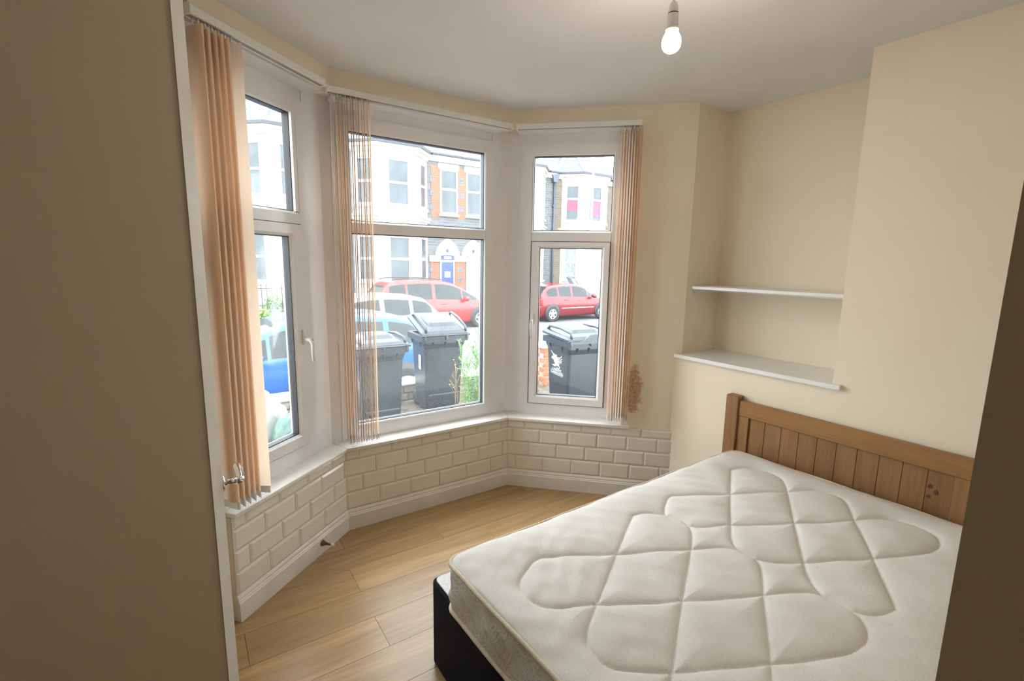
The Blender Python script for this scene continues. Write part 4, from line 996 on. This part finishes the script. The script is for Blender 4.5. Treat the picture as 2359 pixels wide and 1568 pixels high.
    if winx:
        a_, b_ = winx
        for q0, q1 in ((max(a_-.42, x0), a_), (b_, min(b_+.24, x1))): MB().box(q0, q1, HY-.02, HY+.02, 3.55, 5.75).build('brick_dressing', 'redbrick', g)
        for z in (3.85, 4.45, 5.05): 
            for q in (max(a_-.48, x0), min(b_+.06, x1-.18)): MB().box(q, q+.18, HY-.026, HY, z, z+.28, .01).build('tooth_stone', stone, g)
        MB().box(a_-.08, b_+.08, HY-.06, HY+.02, 5.62, 5.88, .02).build('window_lintel', 'render', g)
        sash_win(g, (a_, HY-.01), (b_, HY-.01), 0, b_-a_, 3.72, 5.62, pane, .56)
    return h
house(.1, 5.45, (1.9, 5.1), 'pale bay fronted terraced house seen through the leftmost window')
house(5.45, 10.6, (5.8, 9.0), 'bay fronted terraced house with the bright blue front door', (9.58,10.30), (9.60,10.46), bluedoor=True)
house(10.6, 15.95, (12.2, 15.42), 'bay fronted terraced house with white door right of the blue door', (10.92,11.64), (10.90,11.72), pane='extglass')
h4 = house(15.95, 21.4, (16.55, 19.75), 'bay fronted brown stone house with pink blinds upstairs in right window', None, None, stone='stone2', pink=True, net=True)
def downpipe(x, label):
    d = empty('downpipe', (x, HY-.09, SZ), 0, label, 'drainpipe')
    MB().tube([(0,0,.1),(0,0,6.35)], .055, 8).build('pipe', 'pipe', d)
    MB().prism_y([(-.12,6.35),(.12,6.35),(.26,6.78),(-.20,6.70)], -.10, .10).build('hopper', 'pipe', d)
    for z in (1.2, 3.2, 5.2): MB().box(-.09, .09, -.03, .085, z-.03, z+.03).build('bracket', 'pipe', d)
downpipe(15.97, 'dark downpipe with hopper between the two houses in the right window')
downpipe(5.42, 'dark downpipe behind the sheer blind, between two pale bays')
lpst = empty('street_pole', (16.9, 18.1, SZ+.12), 0, 'slim white street pole in front of the pink-blind house', 'pole')
MB().tube([(0,0,0),(0,0,1.2),(0,0,8.5)], [.10,.06,.05], 10).build('pole_shaft', 'extwin', lpst)
MB().lathe([(.13,0),(.13,.9),(.08,1.0)], 14).build('pole_base', 'extwin', lpst)
# front garden of the leftmost house: low wall, railings, flowers
fw_ = struct(MB().box(.0, 5.3, 18.30, 18.5, SZ+.1, -.10).build('wall_house_front', 'stone'))
rl = empty('iron_railing', (2.9, 18.4, -.10), 0, 'dark iron railing with spiked bars above the pink flowers', 'railing')
for z in (.14, .72): MB().box(-1.6, 2.2, -.012, .012, z-.015, z+.015).build('rail', 'iron', rl)
bar = MB().tube([(0,0,0),(0,0,.86),(0,0,.95)], [.011,.011,.001], 6).mesh('bar', 'iron')
for k in range(24): put(bar, 'bar', rl, (-1.55+.16*k, 0, 0))
def shrub(loc, rad, label, seed, flm):
    r_ = random.Random(seed); e = empty('flowering_shrub', loc, 0, label, 'shrub', 'flowers behind the railing'); lf, fl_ = MB(), MB()
    for k in range(420):
        v = Vector((r_.gauss(0,1), r_.gauss(0,1), abs(r_.gauss(0,1)))).normalized()*r_.uniform(.5,1); p = Vector((v.x*rad[0], v.y*rad[1], v.z*rad[2]))
        a_ = Vector((r_.gauss(0,1), r_.gauss(0,1), r_.gauss(0,1))).normalized(); b_ = a_.orthogonal().normalized()
        tgt, s_ = (fl_, .045) if r_.random() < .16 else (lf, .07)
        tgt.add([p+a_*s_, p+b_*s_*.6, p-a_*s_, p-b_*s_*.6], [(0,1,2,3)])
    MB().tube([(0,0,-.3),(0,0,rad[2]*.5)], .03, 6).build('stem', 'leafdry', e)
    o = lf.build('foliage', 'leaf', e, recalc=False); o['kind'] = 'stuff'; o = fl_.build('flower_heads', flm, e, recalc=False); o['kind'] = 'stuff'
shrub((2.55, 18.85, -.25), (.38,.22,.68), 'green shrub with white flowers behind the iron railing', 1, 'whiteflower')
shrub((3.40, 18.85, -.25), (.38,.22,.62), 'green shrub with pink flowers behind the iron railing', 2, 'pinkflower')
shrub((2.15, 18.05, -.55), (.30,.2,.50), 'low red flowering shrub in front of the iron railing', 3, 'pinkflower')
bpy.context.view_layer.update()
